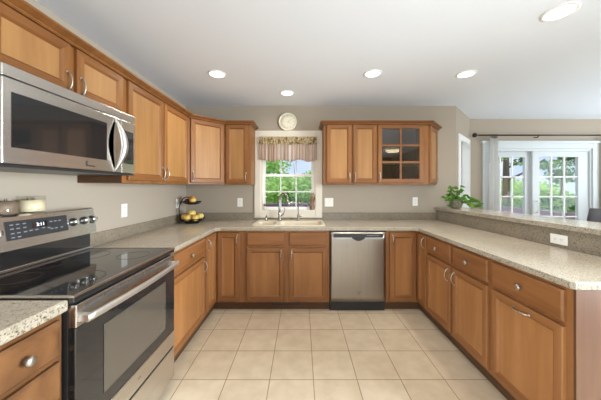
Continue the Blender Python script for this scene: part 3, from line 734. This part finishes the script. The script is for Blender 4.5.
for x in (.045, .120, .195, .597, .672, .745-.012):
    bm = lathe(bmesh.new(), [(.024, 0), (.024, -.004), (.019, -.006), (.0185, -.026), (.016, -.030), (.001, -.031)], (0, 0, 0), 22, 'Y')
    kk = link('control_knob', tilt(bm, x, 1.135, 0), steel, rg)
    link('grip', tilt(B(-.004, .004, -.036, -.029, -.017, .017, bev=.001), x, 1.135, 0), nickel, kk)
    link('skirt_ring', tilt(lathe(bmesh.new(), [(.026, -.0005), (.026, -.0045), (.0235, -.005)], (0, 0, 0), 22, 'Y'), x, 1.135, 0), blackp, kk)
# oven door
od = link('oven_door', B(.006, RW-.006, -.030, -.002, .378, .806, bev=.003), blackg, rg)
link('window', B(.145, .640, -.0315, -.029, .445, .745), winglass, od)
bm = bmesh.new()
for a in ((.142, .145, .442, .748), (.640, .643, .442, .748)): box(bm, a[0], a[1], -.0318, -.029, a[2], a[3])
box(bm, .145, .640, -.0318, -.029, .442, .445); box(bm, .145, .640, -.0318, -.029, .745, .748)
link('window_border', bm, dgrey, od)
tb = link('door_top_trim', B(.006, RW-.006, -.032, -.002, .807, .896, bev=.003), steel, od)
bm = bmesh.new()
for i in range(7): box(bm, .05+i*.096, .135+i*.096, -.0335, -.03, .872, .883)
link('vent_slots', bm, slotm, tb)
bt = link('door_bottom_trim', B(.006, RW-.006, -.032, -.002, .278, .377, bev=.003), steel, od)
link('emblem', B(.372, .392, -.0335, -.031, .318, .338, bev=.001), nickel, bt)
bm = bmesh.new(); n_ = 20; rr_ = []
for i in range(n_+1):
    u_ = i/n_; x = .018+(RW-.036)*u_; y = -.062-.016*math.sin(PI*u_)
    rr_.append([bm.verts.new(p) for p in ((x, y+.004, .824), (x, y-.006, .824), (x, y-.009, .838), (x, y-.006, .852), (x, y+.004, .852))])
for a, b in zip(rr_, rr_[1:]):
    for k in range(5): f = bm.faces.new((a[k], a[(k+1) % 5], b[(k+1) % 5], b[k])); f.smooth = k in (1, 2)
bm.faces.new(rr_[0]); bm.faces.new(rr_[-1][::-1])
for x in (.020, RW-.046): box(bm, x, x+.026, -.062, -.031, .826, .850)
link('handle', bm, steel_s, od)
wd = link('warming_drawer', B(.006, RW-.006, -.030, -.002, .062, .262, bev=.003), steel, rg)
link('drawer_lip', B(.010, RW-.010, -.022, -.002, .263, .277), blackp, rg)

# ------------------------------------------------------------------ microwave
mw = thing('microwave', 'stainless over-the-range microwave mounted under the short cabinet', 'microwave', (-1.155, .955, 1.432), R90)
MW, MH = .763, .403
link('body', B(.002, MW-.002, .022, .393, .012, MH), dgrey, mw)
link('underside_vent', B(.002, MW-.002, .005, .38, 0, .0115), blackp, mw)
dr = link('door', B(0, .635, -.004, .021, .014, .352, bev=.003), steel, mw)
link('window', B(.032, .515, -.0055, -.003, .080, .300), blackg, dr)
pn = link('control_side', B(.636, MW, -.004, .021, .014, .352, bev=.003), steel, mw)
kp = link('keypad', B(.655, MW-.018, -.0055, -.003, .075, .290), blackg, pn)
bm = bmesh.new()
for i in range(3):
    for k in range(6): box(bm, .670+i*.025, .682+i*.025, -.0062, -.005, .095+k*.024, .102+k*.024)
link('key_marks', bm, dgrey, kp); link('display', B(.668, .735, -.0062, -.005, .245, .275), dgrey, kp)
link('top_grille', B(0, MW, -.004, .021, .356, MH, bev=.003), steel, mw)
bm = bmesh.new(); n_ = 24; L1 = []; 
for i in range(n_+1):
    t_ = i/n_; s_ = math.sin(PI*t_); z = .018+.330*t_; xc = .578
    L1.append([bm.verts.new(p) for p in ((xc+.016*s_-.004, -.006-.050*s_, z), (xc+.016*s_+.020*s_+.004, -.006-.056*s_, z), (xc+.016*s_+.020*s_+.004, -.004-.038*s_, z), (xc+.016*s_-.004, -.004-.032*s_, z))])
for a, b in zip(L1, L1[1:]):
    for k in range(4): f = bm.faces.new((a[k], a[(k+1) % 4], b[(k+1) % 4], b[k])); f.smooth = True
bm.faces.new(L1[0]); bm.faces.new(L1[-1][::-1]); link('handle', bm, steel_s, dr)
bm = bmesh.new(); pk = []
for i in range(17):
    t_ = i/16; pk.append((.570-.040*math.sin(PI*t_), .045+.275*t_))
lo = [bm.verts.new((x, -.0058, z)) for x, z in pk]; hi = [bm.verts.new((.578-.012*math.sin(PI*i/16), -.0058, pk[i][1])) for i in range(17)]
for i in range(16): bm.faces.new((lo[i], lo[i+1], hi[i+1], hi[i]))
r = bmesh.ops.solidify(bm, geom=list(bm.faces), thickness=-.002)
link('handle_recess', bm, blackp, dr)
bm = bmesh.new(); box(bm, .375, .382, -.0055, -.0035, .034, .062); box(bm, .382, .430, -.0055, -.0035, .034, .040)
link('emblem', bm, dgrey, dr)

# ------------------------------------------------------------------ candles on the backguard
def candle(name, label, y, r_, h, wax, wh):
    t_ = thing(name, label, 'candle', (-1.492, y, 1.2135))
    bm = bmesh.new(); lathe(bm, [(r_*.96, 0), (r_, .004), (r_, h), (r_-.003, h), (r_-.003, .008), (.001, .008)], (0, 0, 0), 28, cap=False)
    f = bm.faces.new([v for v in bm.verts if abs(v.co.z) < 1e-6][:28][::-1])
    link('jar', bm, jarglass, t_)
    link('wax', lathe(bmesh.new(), [(r_-.0035, .0085), (r_-.0035, wh), (.001, wh)], (0, 0, 0), 28), wax, t_)
    bm = bmesh.new()
    for q in ((0, .012), (-.012, -.008), (.012, -.008)): tube(bm, [(q[0], q[1], wh-.001), (q[0], q[1], wh+.014)], .0013, 6)
    link('wick', bm, slotm, t_)
candle('jar_candle', 'cream candle in a clear glass jar standing on the range backguard', 1.374, .058, .092, waxc, .068)
candle('jar_candle', 'brown candle in a glass jar at the left edge of the backguard', 1.248, .056, .074, waxb, .068)

# ------------------------------------------------------------------ fruit stand
FX, FY, FZ = -1.345, 3.06, CZ1
fs = thing('fruit_stand', 'two-tier black wire fruit stand on the worktop in the back left corner', 'fruit stand', (FX, FY, FZ))
def circ(r_, z, n=28, cx=0, cy=0): return [(cx+r_*math.cos(2*PI*i/n), cy+r_*math.sin(2*PI*i/n), z) for i in range(n)]
def basket(r_, depth, z, cx):
    bm = bmesh.new(); tube(bm, circ(r_, z+depth, cx=cx), .0045, 6, True); tube(bm, circ(r_*.45, z+.004, cx=cx), .004, 6, True); tube(bm, circ(r_*.80, z+depth*.45, cx=cx), .003, 6, True)
    for k in range(12):
        a = 2*PI*k/12; tube(bm, [(cx+q*r_*math.cos(a), q*r_*math.sin(a), z+zz) for q, zz in ((.0, .004), (.45, .004), (.80, depth*.45), (1, depth))], .0028, 5)
    # thin solid dish under the wires
    lathe(bm, [(.001, .0015+z), (r_*.45, .0015+z), (r_*.80, z+depth*.43), (r_*.8, z+depth*.43+.002), (r_*.45, z+.0035), (.001, z+.0035)], (cx, 0, 0), 28, cap=False)
    return bm
link('lower_basket', basket(.150, .045, .010, .0), blackwire, fs)
link('upper_basket', basket(.105, .034, .225, .0), blackwire, fs)
bm = bmesh.new()
tube(bm, [(.0, 0, .008), (-.08, 0, .008), (-.135, 0, .05), (-.162, 0, .12), (-.162, 0, .19), (-.14, 0, .26), (-.108, 0, .30), (-.07, 0, .318), (-.035, 0, .308), (-.03, 0, .29)], .006, 8)
tube(bm, [(-.155, 0, .22), (-.12, 0, .262), (-.086, 0, .266)], .005, 8)
link('curved_arm', bm, blackwire, fs)
bm = bmesh.new(); tube(bm, circ(.075, .0055), .005, 6, True); tube(bm, [(-.075, 0, .0055), (.075, 0, .0055)], .005, 6); tube(bm, [(0, -.075, .0055), (0, .075, .0055)], .005, 6); link('foot_ring', bm, blackwire, fs)
def fruit(name, label, x, y, z, r_, m, squash=.92, tilt_=0):
    t_ = thing(name, label, 'fruit', (FX+x, FY+y, FZ+z), 0)
    prof = []
    for i in range(13):
        a = -PI/2+PI*i/12; rr = r_*math.cos(a); h = r_*squash*math.sin(a)
        if i > 9: h -= (.25*r_)*((i-9)/3)**2
        prof.append((max(rr, .0005), h+r_*squash))
    link('flesh', lathe(bmesh.new(), prof, (0, 0, 0), 20), m, t_)
    link('stem', tube(bmesh.new(), [(0, 0, r_*squash*1.72), (.003, 0, r_*squash*2.02)], .0016, 6), bark, t_)
fruit('apple', 'pale yellow apple at the left of the lower basket', -.088, -.005, .030, .045, yel)
fruit('apple', 'blushed golden apple front left in the lower basket', -.028, -.080, .028, .048, yor)
fruit('apple', 'blushed golden apple front right in the lower basket', .062, -.062, .028, .045, yor)
fruit('apple', 'pale yellow apple at the right of the lower basket', .078, .040, .036, .046, yel)
fruit('apple', 'pale yellow apple heaped highest in the lower basket', -.012, .016, .072, .048, yel)
fruit('orange', 'bright orange leaning on the plum in the upper basket', -.012, .022, .253, .042, org)
fruit('apple', 'blushed golden apple in front of the upper basket', .026, -.046, .244, .040, yor)
fruit('plum', 'dark plum at the left side of the upper basket', -.054, -.014, .246, .032, plum, .85)

# ------------------------------------------------------------------ outlets and switches
def outlet(label, loc, rotz, kind='outlet', gangs=1, horiz=False):
    t_ = thing('wall_outlet' if kind == 'outlet' else 'light_switch', label, kind, loc, rotz)
    w_, h_ = (.070+.046*(gangs-1), .115)
    if horiz: w_, h_ = h_, w_
    pl_ = link('cover_plate', B(-w_/2, w_/2, -.006, 0, -h_/2, h_/2, bev=.002), plastic_w, t_)
    for g in range(gangs):
        gx = (g-(gangs-1)/2)*.046
        if kind == 'outlet':
            for s in (-1, 1):
                cx, cz = (s*.021, 0) if horiz else (gx, s*.021)
                r_ = link('receptacle', B(cx-.015, cx+.015, -.0085, -.005, cz-.014, cz+.014, bev=.002), plastic_w, t_)
                bm = bmesh.new(); box(bm, cx-.007, cx-.005, -.009, -.008, cz-.001, cz+.007); box(bm, cx+.005, cx+.007, -.009, -.008, cz-.001, cz+.007); box(bm, cx-.002, cx+.002, -.009, -.008, cz-.009, cz-.005)
                link('slots', bm, slotm, r_)
        else:
            link('rocker', B(gx-.016, gx+.016, -.010, -.005, -.033, .033, bev=.002), plastic_w, t_)
outlet('white wall outlet on the left wall just right of the range', (XL, 2.17, 1.150), R90)
outlet('white light switch on the left wall near the fruit stand', (XL, 3.10, 1.150), R90, 'light switch')
outlet('white wall outlet on the back wall between fruit stand and window', (-.826, YB, 1.148), 0)
outlet('double white light switch on the back wall just right of the window', (.365, YB, 1.150), 0, 'light switch', 2)
outlet('white wall outlet on the back wall below the angled end cabinet', (1.517, YB, 1.160), 0)
yo = 1.815
outlet('white outlet set sideways in the granite upstand below the bar', (bx(yo), yo, .972), -R90+math.atan(.05)*1, horiz=True)

# ------------------------------------------------------------------ vent in toe kick
vt = thing('toe_kick_vent', 'dark metal floor register in the toe kick under the sink', 'vent', (-.33, 2.7645, .045))
link('frame', B(0, .30, -.004, 0, 0, .042), bronze, vt)
bm = bmesh.new()
for i in range(14): box(bm, .012+i*.0200, .022+i*.0200, -.006, -.0035, .006, .036)
link('louvres', bm, slotm, vt)

# ------------------------------------------------------------------ plant on the bar
PX, PY, PZ = 1.905, 3.08, 1.0905
pl = thing('potted_pothos', 'trailing green pothos in a round mossy pot on the far bar end', 'plant', (PX, PY, PZ))
link('pot', lathe(bmesh.new(), [(.045, 0), (.062, .02), (.074, .055), (.073, .09), (.064, .115), (.060, .118), (.060, .105), (.001, .100)], (0, 0, 0), 26), potm, pl)
def heart(bm, p, d, up, size):
    d = Vector(d).normalized(); up = Vector(up); s = d.cross(up)
    s = s.normalized() if s.length > 1e-4 else d.orthogonal().normalized(); up = s.cross(d)
    P = Vector(p)
    out = [(0, 0), (-.10, .30), (.10, .50), (.40, .48), (.75, .25), (1.05, 0), (.75, -.25), (.40, -.48), (.10, -.50), (-.10, -.30)]
    mid = [bm.verts.new(P+d*size*t_-up*size*.18*t_*t_) for t_ in (0, .4, .75, 1.05)]
    for sgn in (1, -1):
        q = [bm.verts.new(P+d*size*a+s*size*b*sgn*.9+up*size*(.12*abs(b)-.18*a*a)) for a, b in ((-.10, .30), (.10, .50), (.40, .48), (.75, .25))]
        for fc in ((mid[0], q[0], q[1]), (mid[0], q[1], q[2], mid[1]), (mid[1], q[2], q[3], mid[2]), (mid[2], q[3], mid[3])):
            f = bm.faces.new(fc); f.smooth = True
rn = random.Random(11)
vines = [[(0, 0, .10), (-.03, -.03, .16), (-.075, -.04, .20), (-.085, -.04, .25)], [(0, 0, .10), (-.05, -.04, .14), (-.11, -.06, .13), (-.125, -.07, .06), (-.13, -.08, .01)],
         [(.01, 0, .10), (.015, -.01, .18), (.02, -.01, .25)], [(.02, 0, .10), (.06, -.02, .14), (.10, -.03, .16), (.13, -.03, .14)], [(.02, -.02, .10), (.075, -.06, .10), (.12, -.05, .06), (.17, -.04, .04), (.23, -.05, .02)],
         [(.02, -.02, .10), (.09, -.05, .08), (.15, -.02, .09), (.20, 0, .085)], [(0, -.02, .10), (-.02, -.07, .13), (-.05, -.085, .10)], [(0, .02, .10), (.04, .06, .15), (.06, .08, .19)], [(0, -.01, .10), (.02, -.07, .14), (.05, -.09, .12)], [(.03, -.03, .10), (.09, -.07, .06), (.12, -.09, .02)]]
vb = bmesh.new(); lb = bmesh.new()
vines += [[(-.01, 0, .10), (-.06, -.01, .17), (-.10, -.02, .17), (-.14, -.02, .13)], [(0, 0, .10), (-.01, .02, .20), (-.05, .01, .27)], [(.01, 0, .10), (.04, -.01, .20), (.055, -.01, .27)], [(.03, -.03, .10), (.12, -.04, .13), (.18, -.05, .10), (.24, -.06, .07)]]
for vn in vines:
    tube(vb, vn, .0022, 5)
    for i in range(1, len(vn)):
        for q in (.45, 1.0):
            p = Vector(vn[i-1]).lerp(Vector(vn[i]), q)
            d = Vector((rn.uniform(-.7, .7)+(.6 if vn[i][0] > .05 else -.2), rn.uniform(-1, .15), rn.uniform(-.5, .35)))
            pz = max(p.z, .034); d.z = max(d.z, -.1 if pz < .05 else -.6)
            heart(lb, (p.x, p.y, pz), d, (rn.uniform(-.5, .5), -.7, .8), rn.uniform(.044, .066))
link('vines', vb, leaf_p, pl); link('foliage', lb, leaf_p, pl, recalc=False)

# ------------------------------------------------------------------ curtain rod and curtains
RZ, RY = 2.165, 3.90
rod = thing('curtain_rod', 'dark bronze curtain rod above the french door', 'curtain rod', (2.76, RY, RZ))
link('pole', tube(bmesh.new(), [(0, 0, 0), (2.55, 0, 0)], .011, 12), bronze, rod)
for x, s in ((0, -1), (2.55, 1)):
    link('finial', lathe(bmesh.new(), [(.012, 0), (.012, s*.012), (.024, s*.022), (.036, s*.045), (.030, s*.068), (.012, s*.080), (.002, s*.083)], (x, 0, 0), 16, 'X'), bronze, rod)
for x in (.95, 2.40): link('bracket', tube(bmesh.new(), [(x, .075, -.02), (x, .02, -.03), (x, 0, -.013)], .008, 8), bronze, rod)
def curtain(name, label, x0, x1, zt, zb, y, ring_n, fl_=.1):
    t_ = thing(name, label, 'curtain', (0, 0, 0))
    link('cloth', wavy(x0, x1, zb, zt, y, .028, 5, nx=120, nz=14, flare=fl_), sheer, t_)
    for k in range(ring_n):
        x = x0+.02+(x1-x0-.04)*k/max(1, ring_n-1)
        bm = tube(bmesh.new(), [(x, y+.024*math.cos(2*PI*i/16), RZ-.012+.024*math.sin(2*PI*i/16)) for i in range(16)], .003, 6, True)
        box(bm, x-.005, x+.005, y-.003, y+.003, zt-.012, RZ-.034)
        link('clip_ring', bm, bronze, t_)
curtain('curtain', 'white curtain gathered at the left end of the bronze rod', 2.955, 3.075, 2.125, .02, RY, 5, .75)
curtain('curtain', 'white curtain gathered at the right end of the bronze rod', 4.72, 5.20, 2.105, .02, RY, 5)
cu = tag(link('window_curtain', wavy(.20, .72, .62, 2.0, -.032, .006, 9, nx=110, nz=8), sheer, None), 'sheer white curtain over the narrow window in the angled wall', 'curtain')
cu.location = (AX, AY, 0); cu.rotation_euler = (0, 0, RA)

# ------------------------------------------------------------------ bar stool behind the bar
bs = thing('bar_stool', 'charcoal bar stool standing behind the bar at the right edge', 'stool', (2.47, 2.14, 0))
link('seat', B(-.20, .20, -.20, .20, .70, .755, bev=.015), stoolm, bs)
bm = bmesh.new(); rows = []
for z, xo in ((.92, .185), (1.0, .200), (1.08, .216), (1.155, .236)):
    rows.append([[bm.verts.new((xo+t_-.030*(1-(2*k/8-1)**2)*-1, -.20+.40*k/8, z)) for k in range(9)] for t_ in (0, .028)])
for i in range(len(rows)-1):
    for s in (0, 1):
        for k in range(8): bm.faces.new((rows[i][s][k], rows[i][s][k+1], rows[i+1][s][k+1], rows[i+1][s][k])).smooth = True
    for k in (0, 8): bm.faces.new((rows[i][0][k], rows[i][1][k], rows[i+1][1][k], rows[i+1][0][k]))
for i in (0, -1):
    for k in range(8): bm.faces.new((rows[i][0][k], rows[i][0][k+1], rows[i][1][k+1], rows[i][1][k]))
link('backrest', bm, stoolm, bs)
for y in (-.17, .17):
    link('back_post', tube(bmesh.new(), [(.18, y, .72), (.205, y, .95)], .011, 8), bronze, bs)
for x in (-1, 1):
    for y in (-1, 1): link('leg', tube(bmesh.new(), [(x*.17, y*.17, .705), (x*.21, y*.21, 0)], [.014, .011], 10), bronze, bs)
bm = bmesh.new()
for a, b in (((-1, -1), (1, -1)), ((1, -1), (1, 1)), ((1, 1), (-1, 1)), ((-1, 1), (-1, -1))): tube(bm, [(a[0]*.196, a[1]*.196, .25), (b[0]*.196, b[1]*.196, .25)], .008, 8)
link('foot_rail', bm, bronze, bs)

# ------------------------------------------------------------------ ceiling lights
def downlight(label, x, y, r_, power):
    t_ = thing('recessed_light', label, 'ceiling light', (x, y, ZC), 0, 'recessed ceiling lights')
    link('trim_ring', lathe(bmesh.new(), [(r_, 0), (r_, -.004), (r_*.82, -.007), (r_*.80, -.001), (r_*.80, 0)], (0, 0, 0), 32, cap=False), trimm, t_)
    link('lens', lathe(bmesh.new(), [(.001, -.0035), (r_*.80, -.0035), (r_*.80, -.0005), (.001, -.0005)], (0, 0, 0), 32, cap=False), lampm, t_)
    d = bpy.data.lights.new('downlight', 'AREA'); d.shape = 'DISK'; d.size = r_*1.5; d.energy = power; d.color = (1, .95, .88); d.spread = 2.6
    o = bpy.data.objects.new('downlight', d); C.objects.link(o); o.parent = t_; o.location = (0, 0, -.012)
PW = 5.6
downlight('recessed ceiling light above the left worktop, leftmost in the photo', -.814, 2.393, .085, PW)
downlight('recessed ceiling light above the sink, farthest from the camera', -.17, 2.877, .082, PW*.3)
downlight('recessed ceiling light in front of the two-door cabinet right of the window', .68, 2.383, .085, PW)
downlight('recessed ceiling light over the far end of the peninsula', 1.58, 2.393, .088, PW)
downlight('recessed ceiling light over the near peninsula end, largest in the photo', 1.60, 1.545, .090, PW)
downlight('added unseen recessed fill light on the left behind the camera', -.45, -.45, .09, PW*.3)  # this lamp and the next are added unseen, to brighten the foreground
downlight('added unseen recessed fill light on the right behind the camera', .95, -.45, .09, PW*.3)
# flush lamp in the room behind the camera, seen only in the cabinet glass
fl = thing('flush_ceiling_lamp', 'warm flush ceiling lamp reflected in the glass cabinet door', 'ceiling light', (2.62, -1.1, ZC))
link('base', lathe(bmesh.new(), [(.15, 0), (.15, -.02), (.12, -.03)], (0, 0, 0), 28), bronze, fl)
link('bowl', lathe(bmesh.new(), [(.20, -.031), (.19, -.06), (.14, -.09), (.05, -.105), (.001, -.107)], (0, 0, 0), 28), warmlamp, fl)

# ------------------------------------------------------------------ outdoors
struct('ground', B(-60, 90, 4.6, 120, -1.6, -1.5), grassm)
struct('deck', B(-6, 5.85, 4.10, 8.6, -.16, -.12), deckf)
def railing(label, a, b, rot):
    dk = thing('deck_railing', label, 'railing', (*a, -.12), rot); n_ = b
    link('top_rail', B(0, n_, -.07, .07, .885, .925), deckm, dk); link('upper_board', B(0, n_, -.022, .022, .775, .885), deckm, dk); link('bottom_rail', B(0, n_, -.02, .02, .08, .15), deckf, dk)
    k = max(2, int(n_/1.9)+1)
    for i in range(k): x = .06+(n_-.12)*i/(k-1); link('post', B(x-.045, x+.045, -.045, .045, 0, .775), deckf, dk)
    bm = bmesh.new()
    for i in range(int(n_/.14)): box(bm, .1+i*.14, .125+i*.14, -.015, .015, .15, .775)
    bp = link('pickets', bm, deckf, dk); bp['kind'] = 'stuff'
railing('weathered plum brown deck railing seen through the sink window', (-5.9, 8.5), 11.55, 0)
railing('weathered plum brown deck railing seen through the french door', (5.75, 8.42), 4.1, -PI/2)

def foliage(blobs, n, size, seed):
    rn_ = random.Random(seed); V = []; F = []
    tot = sum(b[3]*b[3]*b[4] for b in blobs)
    for bx_, by_, bz_, r_, rz_ in blobs:
        for _ in range(int(n*r_*r_*rz_/tot)):
            d = Vector((rn_.gauss(0, 1), rn_.gauss(0, 1), rn_.gauss(0, 1))).normalized()*(rn_.random()**.45)
            p = Vector((bx_+d.x*r_, by_+d.y*r_, bz_+d.z*rz_))
            a = Vector((rn_.gauss(0, 1), rn_.gauss(0, 1), rn_.gauss(0, .6))).normalized(); b = a.orthogonal().normalized()
            b = (b+a.cross(b)*rn_.uniform(-2, 2)).normalized(); s = size*rn_.uniform(.6, 1.3)
            k = len(V); V += [p-a*s, p+b*s*.5, p+a*s, p-b*s*.5]; F.append((k, k+1, k+2, k+3))
    me = bpy.data.meshes.new('foliage'); me.from_pydata([tuple(v) for v in V], [], F); return me
def tree(name, label, x, y, h, blobs, n, size, m, trunk=.14, lean=.3, seed=1, bare=False):
    t_ = thing(name, label, 'tree' if name.endswith('tree') else 'shrub', (x, y, -1.5))
    bm = bmesh.new(); tube(bm, [(0, 0, 0), (lean*.3, 0, h*.35), (lean*.8, 0, h*.7), (lean, 0, h*.95)], [trunk, trunk*.8, trunk*.5, trunk*.2], 8)
    rn_ = random.Random(seed)
    for k in range(9):
        z = h*rn_.uniform(.35, .85); a = rn_.uniform(0, 2*PI); L_ = rn_.uniform(.8, 1.9)
        x0 = lean*z/h
        tube(bm, [(x0, 0, z), (x0+L_*.5*math.cos(a), L_*.5*math.sin(a), z+L_*.25), (x0+L_*math.cos(a), L_*math.sin(a), z+L_*.6)], [trunk*.35, trunk*.22, trunk*.1], 6)
    link('trunk', bm, bark, t_)
    me = foliage(blobs, n, size, seed); me.materials.append(m)
    o = bpy.data.objects.new('foliage', me); C.objects.link(o); o.parent = t_
def crown_blobs(h, w, seed, k=8, z0=.35):
    r_ = random.Random(seed)
    return [(r_.uniform(-w, w)*.6, r_.uniform(-w, w)*.5, h*r_.uniform(z0, .95), w*r_.uniform(.4, .65), h*r_.uniform(.10, .17)) for _ in range(k)]
G = 'trees beyond the deck'
# behind the sink window
tree('leafy_tree', 'bright broad tree filling the left of the view through the sink window', -4.4, 17.6, 5.2, crown_blobs(5.2, 3.4, 3, 16, .25), 10000, .14, leaf_a, .16, .3, 3)
tree('leafy_tree', 'bright broad tree filling the right of the view through the sink window', 3.0, 18.0, 4.9, crown_blobs(4.8, 3.4, 4, 16, .25), 10000, .14, leaf_a, .16, -.2, 4)
tree('leafy_shrub', 'low green shrub behind the railing outside the sink window', -.3, 12.0, 3.3, crown_blobs(3.2, 2.8, 5, 20, .25), 12000, .12, leaf_a, .06, .1, 5)
# behind the french door
tree('slender_tree', 'slender dark-trunked tree seen through the left door leaf', 11.0, 13.4, 8.0, [(.0, 0, 6.3, 1.0, .5), (.9, 0, 5.2, .8, .35), (-.5, 0, 5.6, .8, .4), (1.2, 0, 6.3, .7, .3), (.3, 0, 7.2, 1.0, .5), (-.8, 0, 4.4, .7, .3), (.9, 0, 4.2, .6, .25)], 1500, .13, leaf_b, .20, .0, 6)
tree('leafy_tree', 'airy tree with spread branches seen through the right door leaf', 16.2, 15.5, 8.6, [(-.9, 0, 5.9, .8, .35), (.3, 0, 5.3, .9, .5), (1.1, 0, 6.0, .8, .4), (-.2, 0, 6.9, 1.0, .4), (.9, 0, 4.6, .9, .45), (-.6, 0, 4.2, .8, .4), (1.7, 0, 5.0, .7, .6), (.2, 0, 3.6, 1.0, .5)], 2600, .12, leaf_b, .12, .2, 7)
tree('leafy_shrub', 'round green shrub behind the railing outside the left door leaf', 8.2, 9.2, 2.4, crown_blobs(2.3, 1.6, 8, 9, .25), 5000, .12, leaf_b, .06, .1, 8)
tree('leafy_shrub', 'round green shrub behind the railing outside the right door leaf', 11.6, 10.2, 2.6, crown_blobs(2.5, 1.7, 9, 9, .25), 5000, .13, leaf_b, .06, .1, 9)
tree('leafy_tree', 'pale far tree behind the shrubs beyond the french door', 18.5, 21, 3.9, crown_blobs(3.6, 4.6, 10, 12, .25), 6000, .18, leaf_a, .16, .2, 10)
tree('leafy_tree', 'far tree outside the narrow angled window', 6.8, 16, 5.0, crown_blobs(5.0, 3.0, 12, 10, .25), 5000, .16, leaf_a, .15, .2, 12)

# repeats of one kind share a group phrase
GROUPS = {'wall_cabinet': 'maple cabinets on the walls', 'corner_wall_cabinet': 'maple cabinets on the walls', 'glass_door_cabinet': 'maple cabinets on the walls', 'angled_end_cabinet': 'maple cabinets on the walls',
          'base_cabinet': 'maple cabinets under the worktops', 'corner_base_cabinet': 'maple cabinets under the worktops', 'sink_base_cabinet': 'maple cabinets under the worktops', 'drawer_cabinet': 'maple cabinets under the worktops',
          'wall_outlet': 'white outlets on the walls', 'light_switch': 'white light switches on the walls', 'apple': 'apples in the fruit stand', 'jar_candle': 'candles on the range backguard',
          'leafy_tree': 'trees beyond the deck', 'slender_tree': 'trees beyond the deck', 'leafy_shrub': 'shrubs beyond the deck', 'deck_railing': 'railings of the deck', 'backsplash': 'granite backsplashes',
          'crown_moulding': 'crown mouldings on the cabinets', 'countertop': 'granite worktops', 'curtain': 'white curtains on the rod'}
for o in list(S.objects):
    b = o.name.split('.')[0]
    if o.parent is None and b in GROUPS and 'label' in o and 'group' not in o: o['group'] = GROUPS[b]
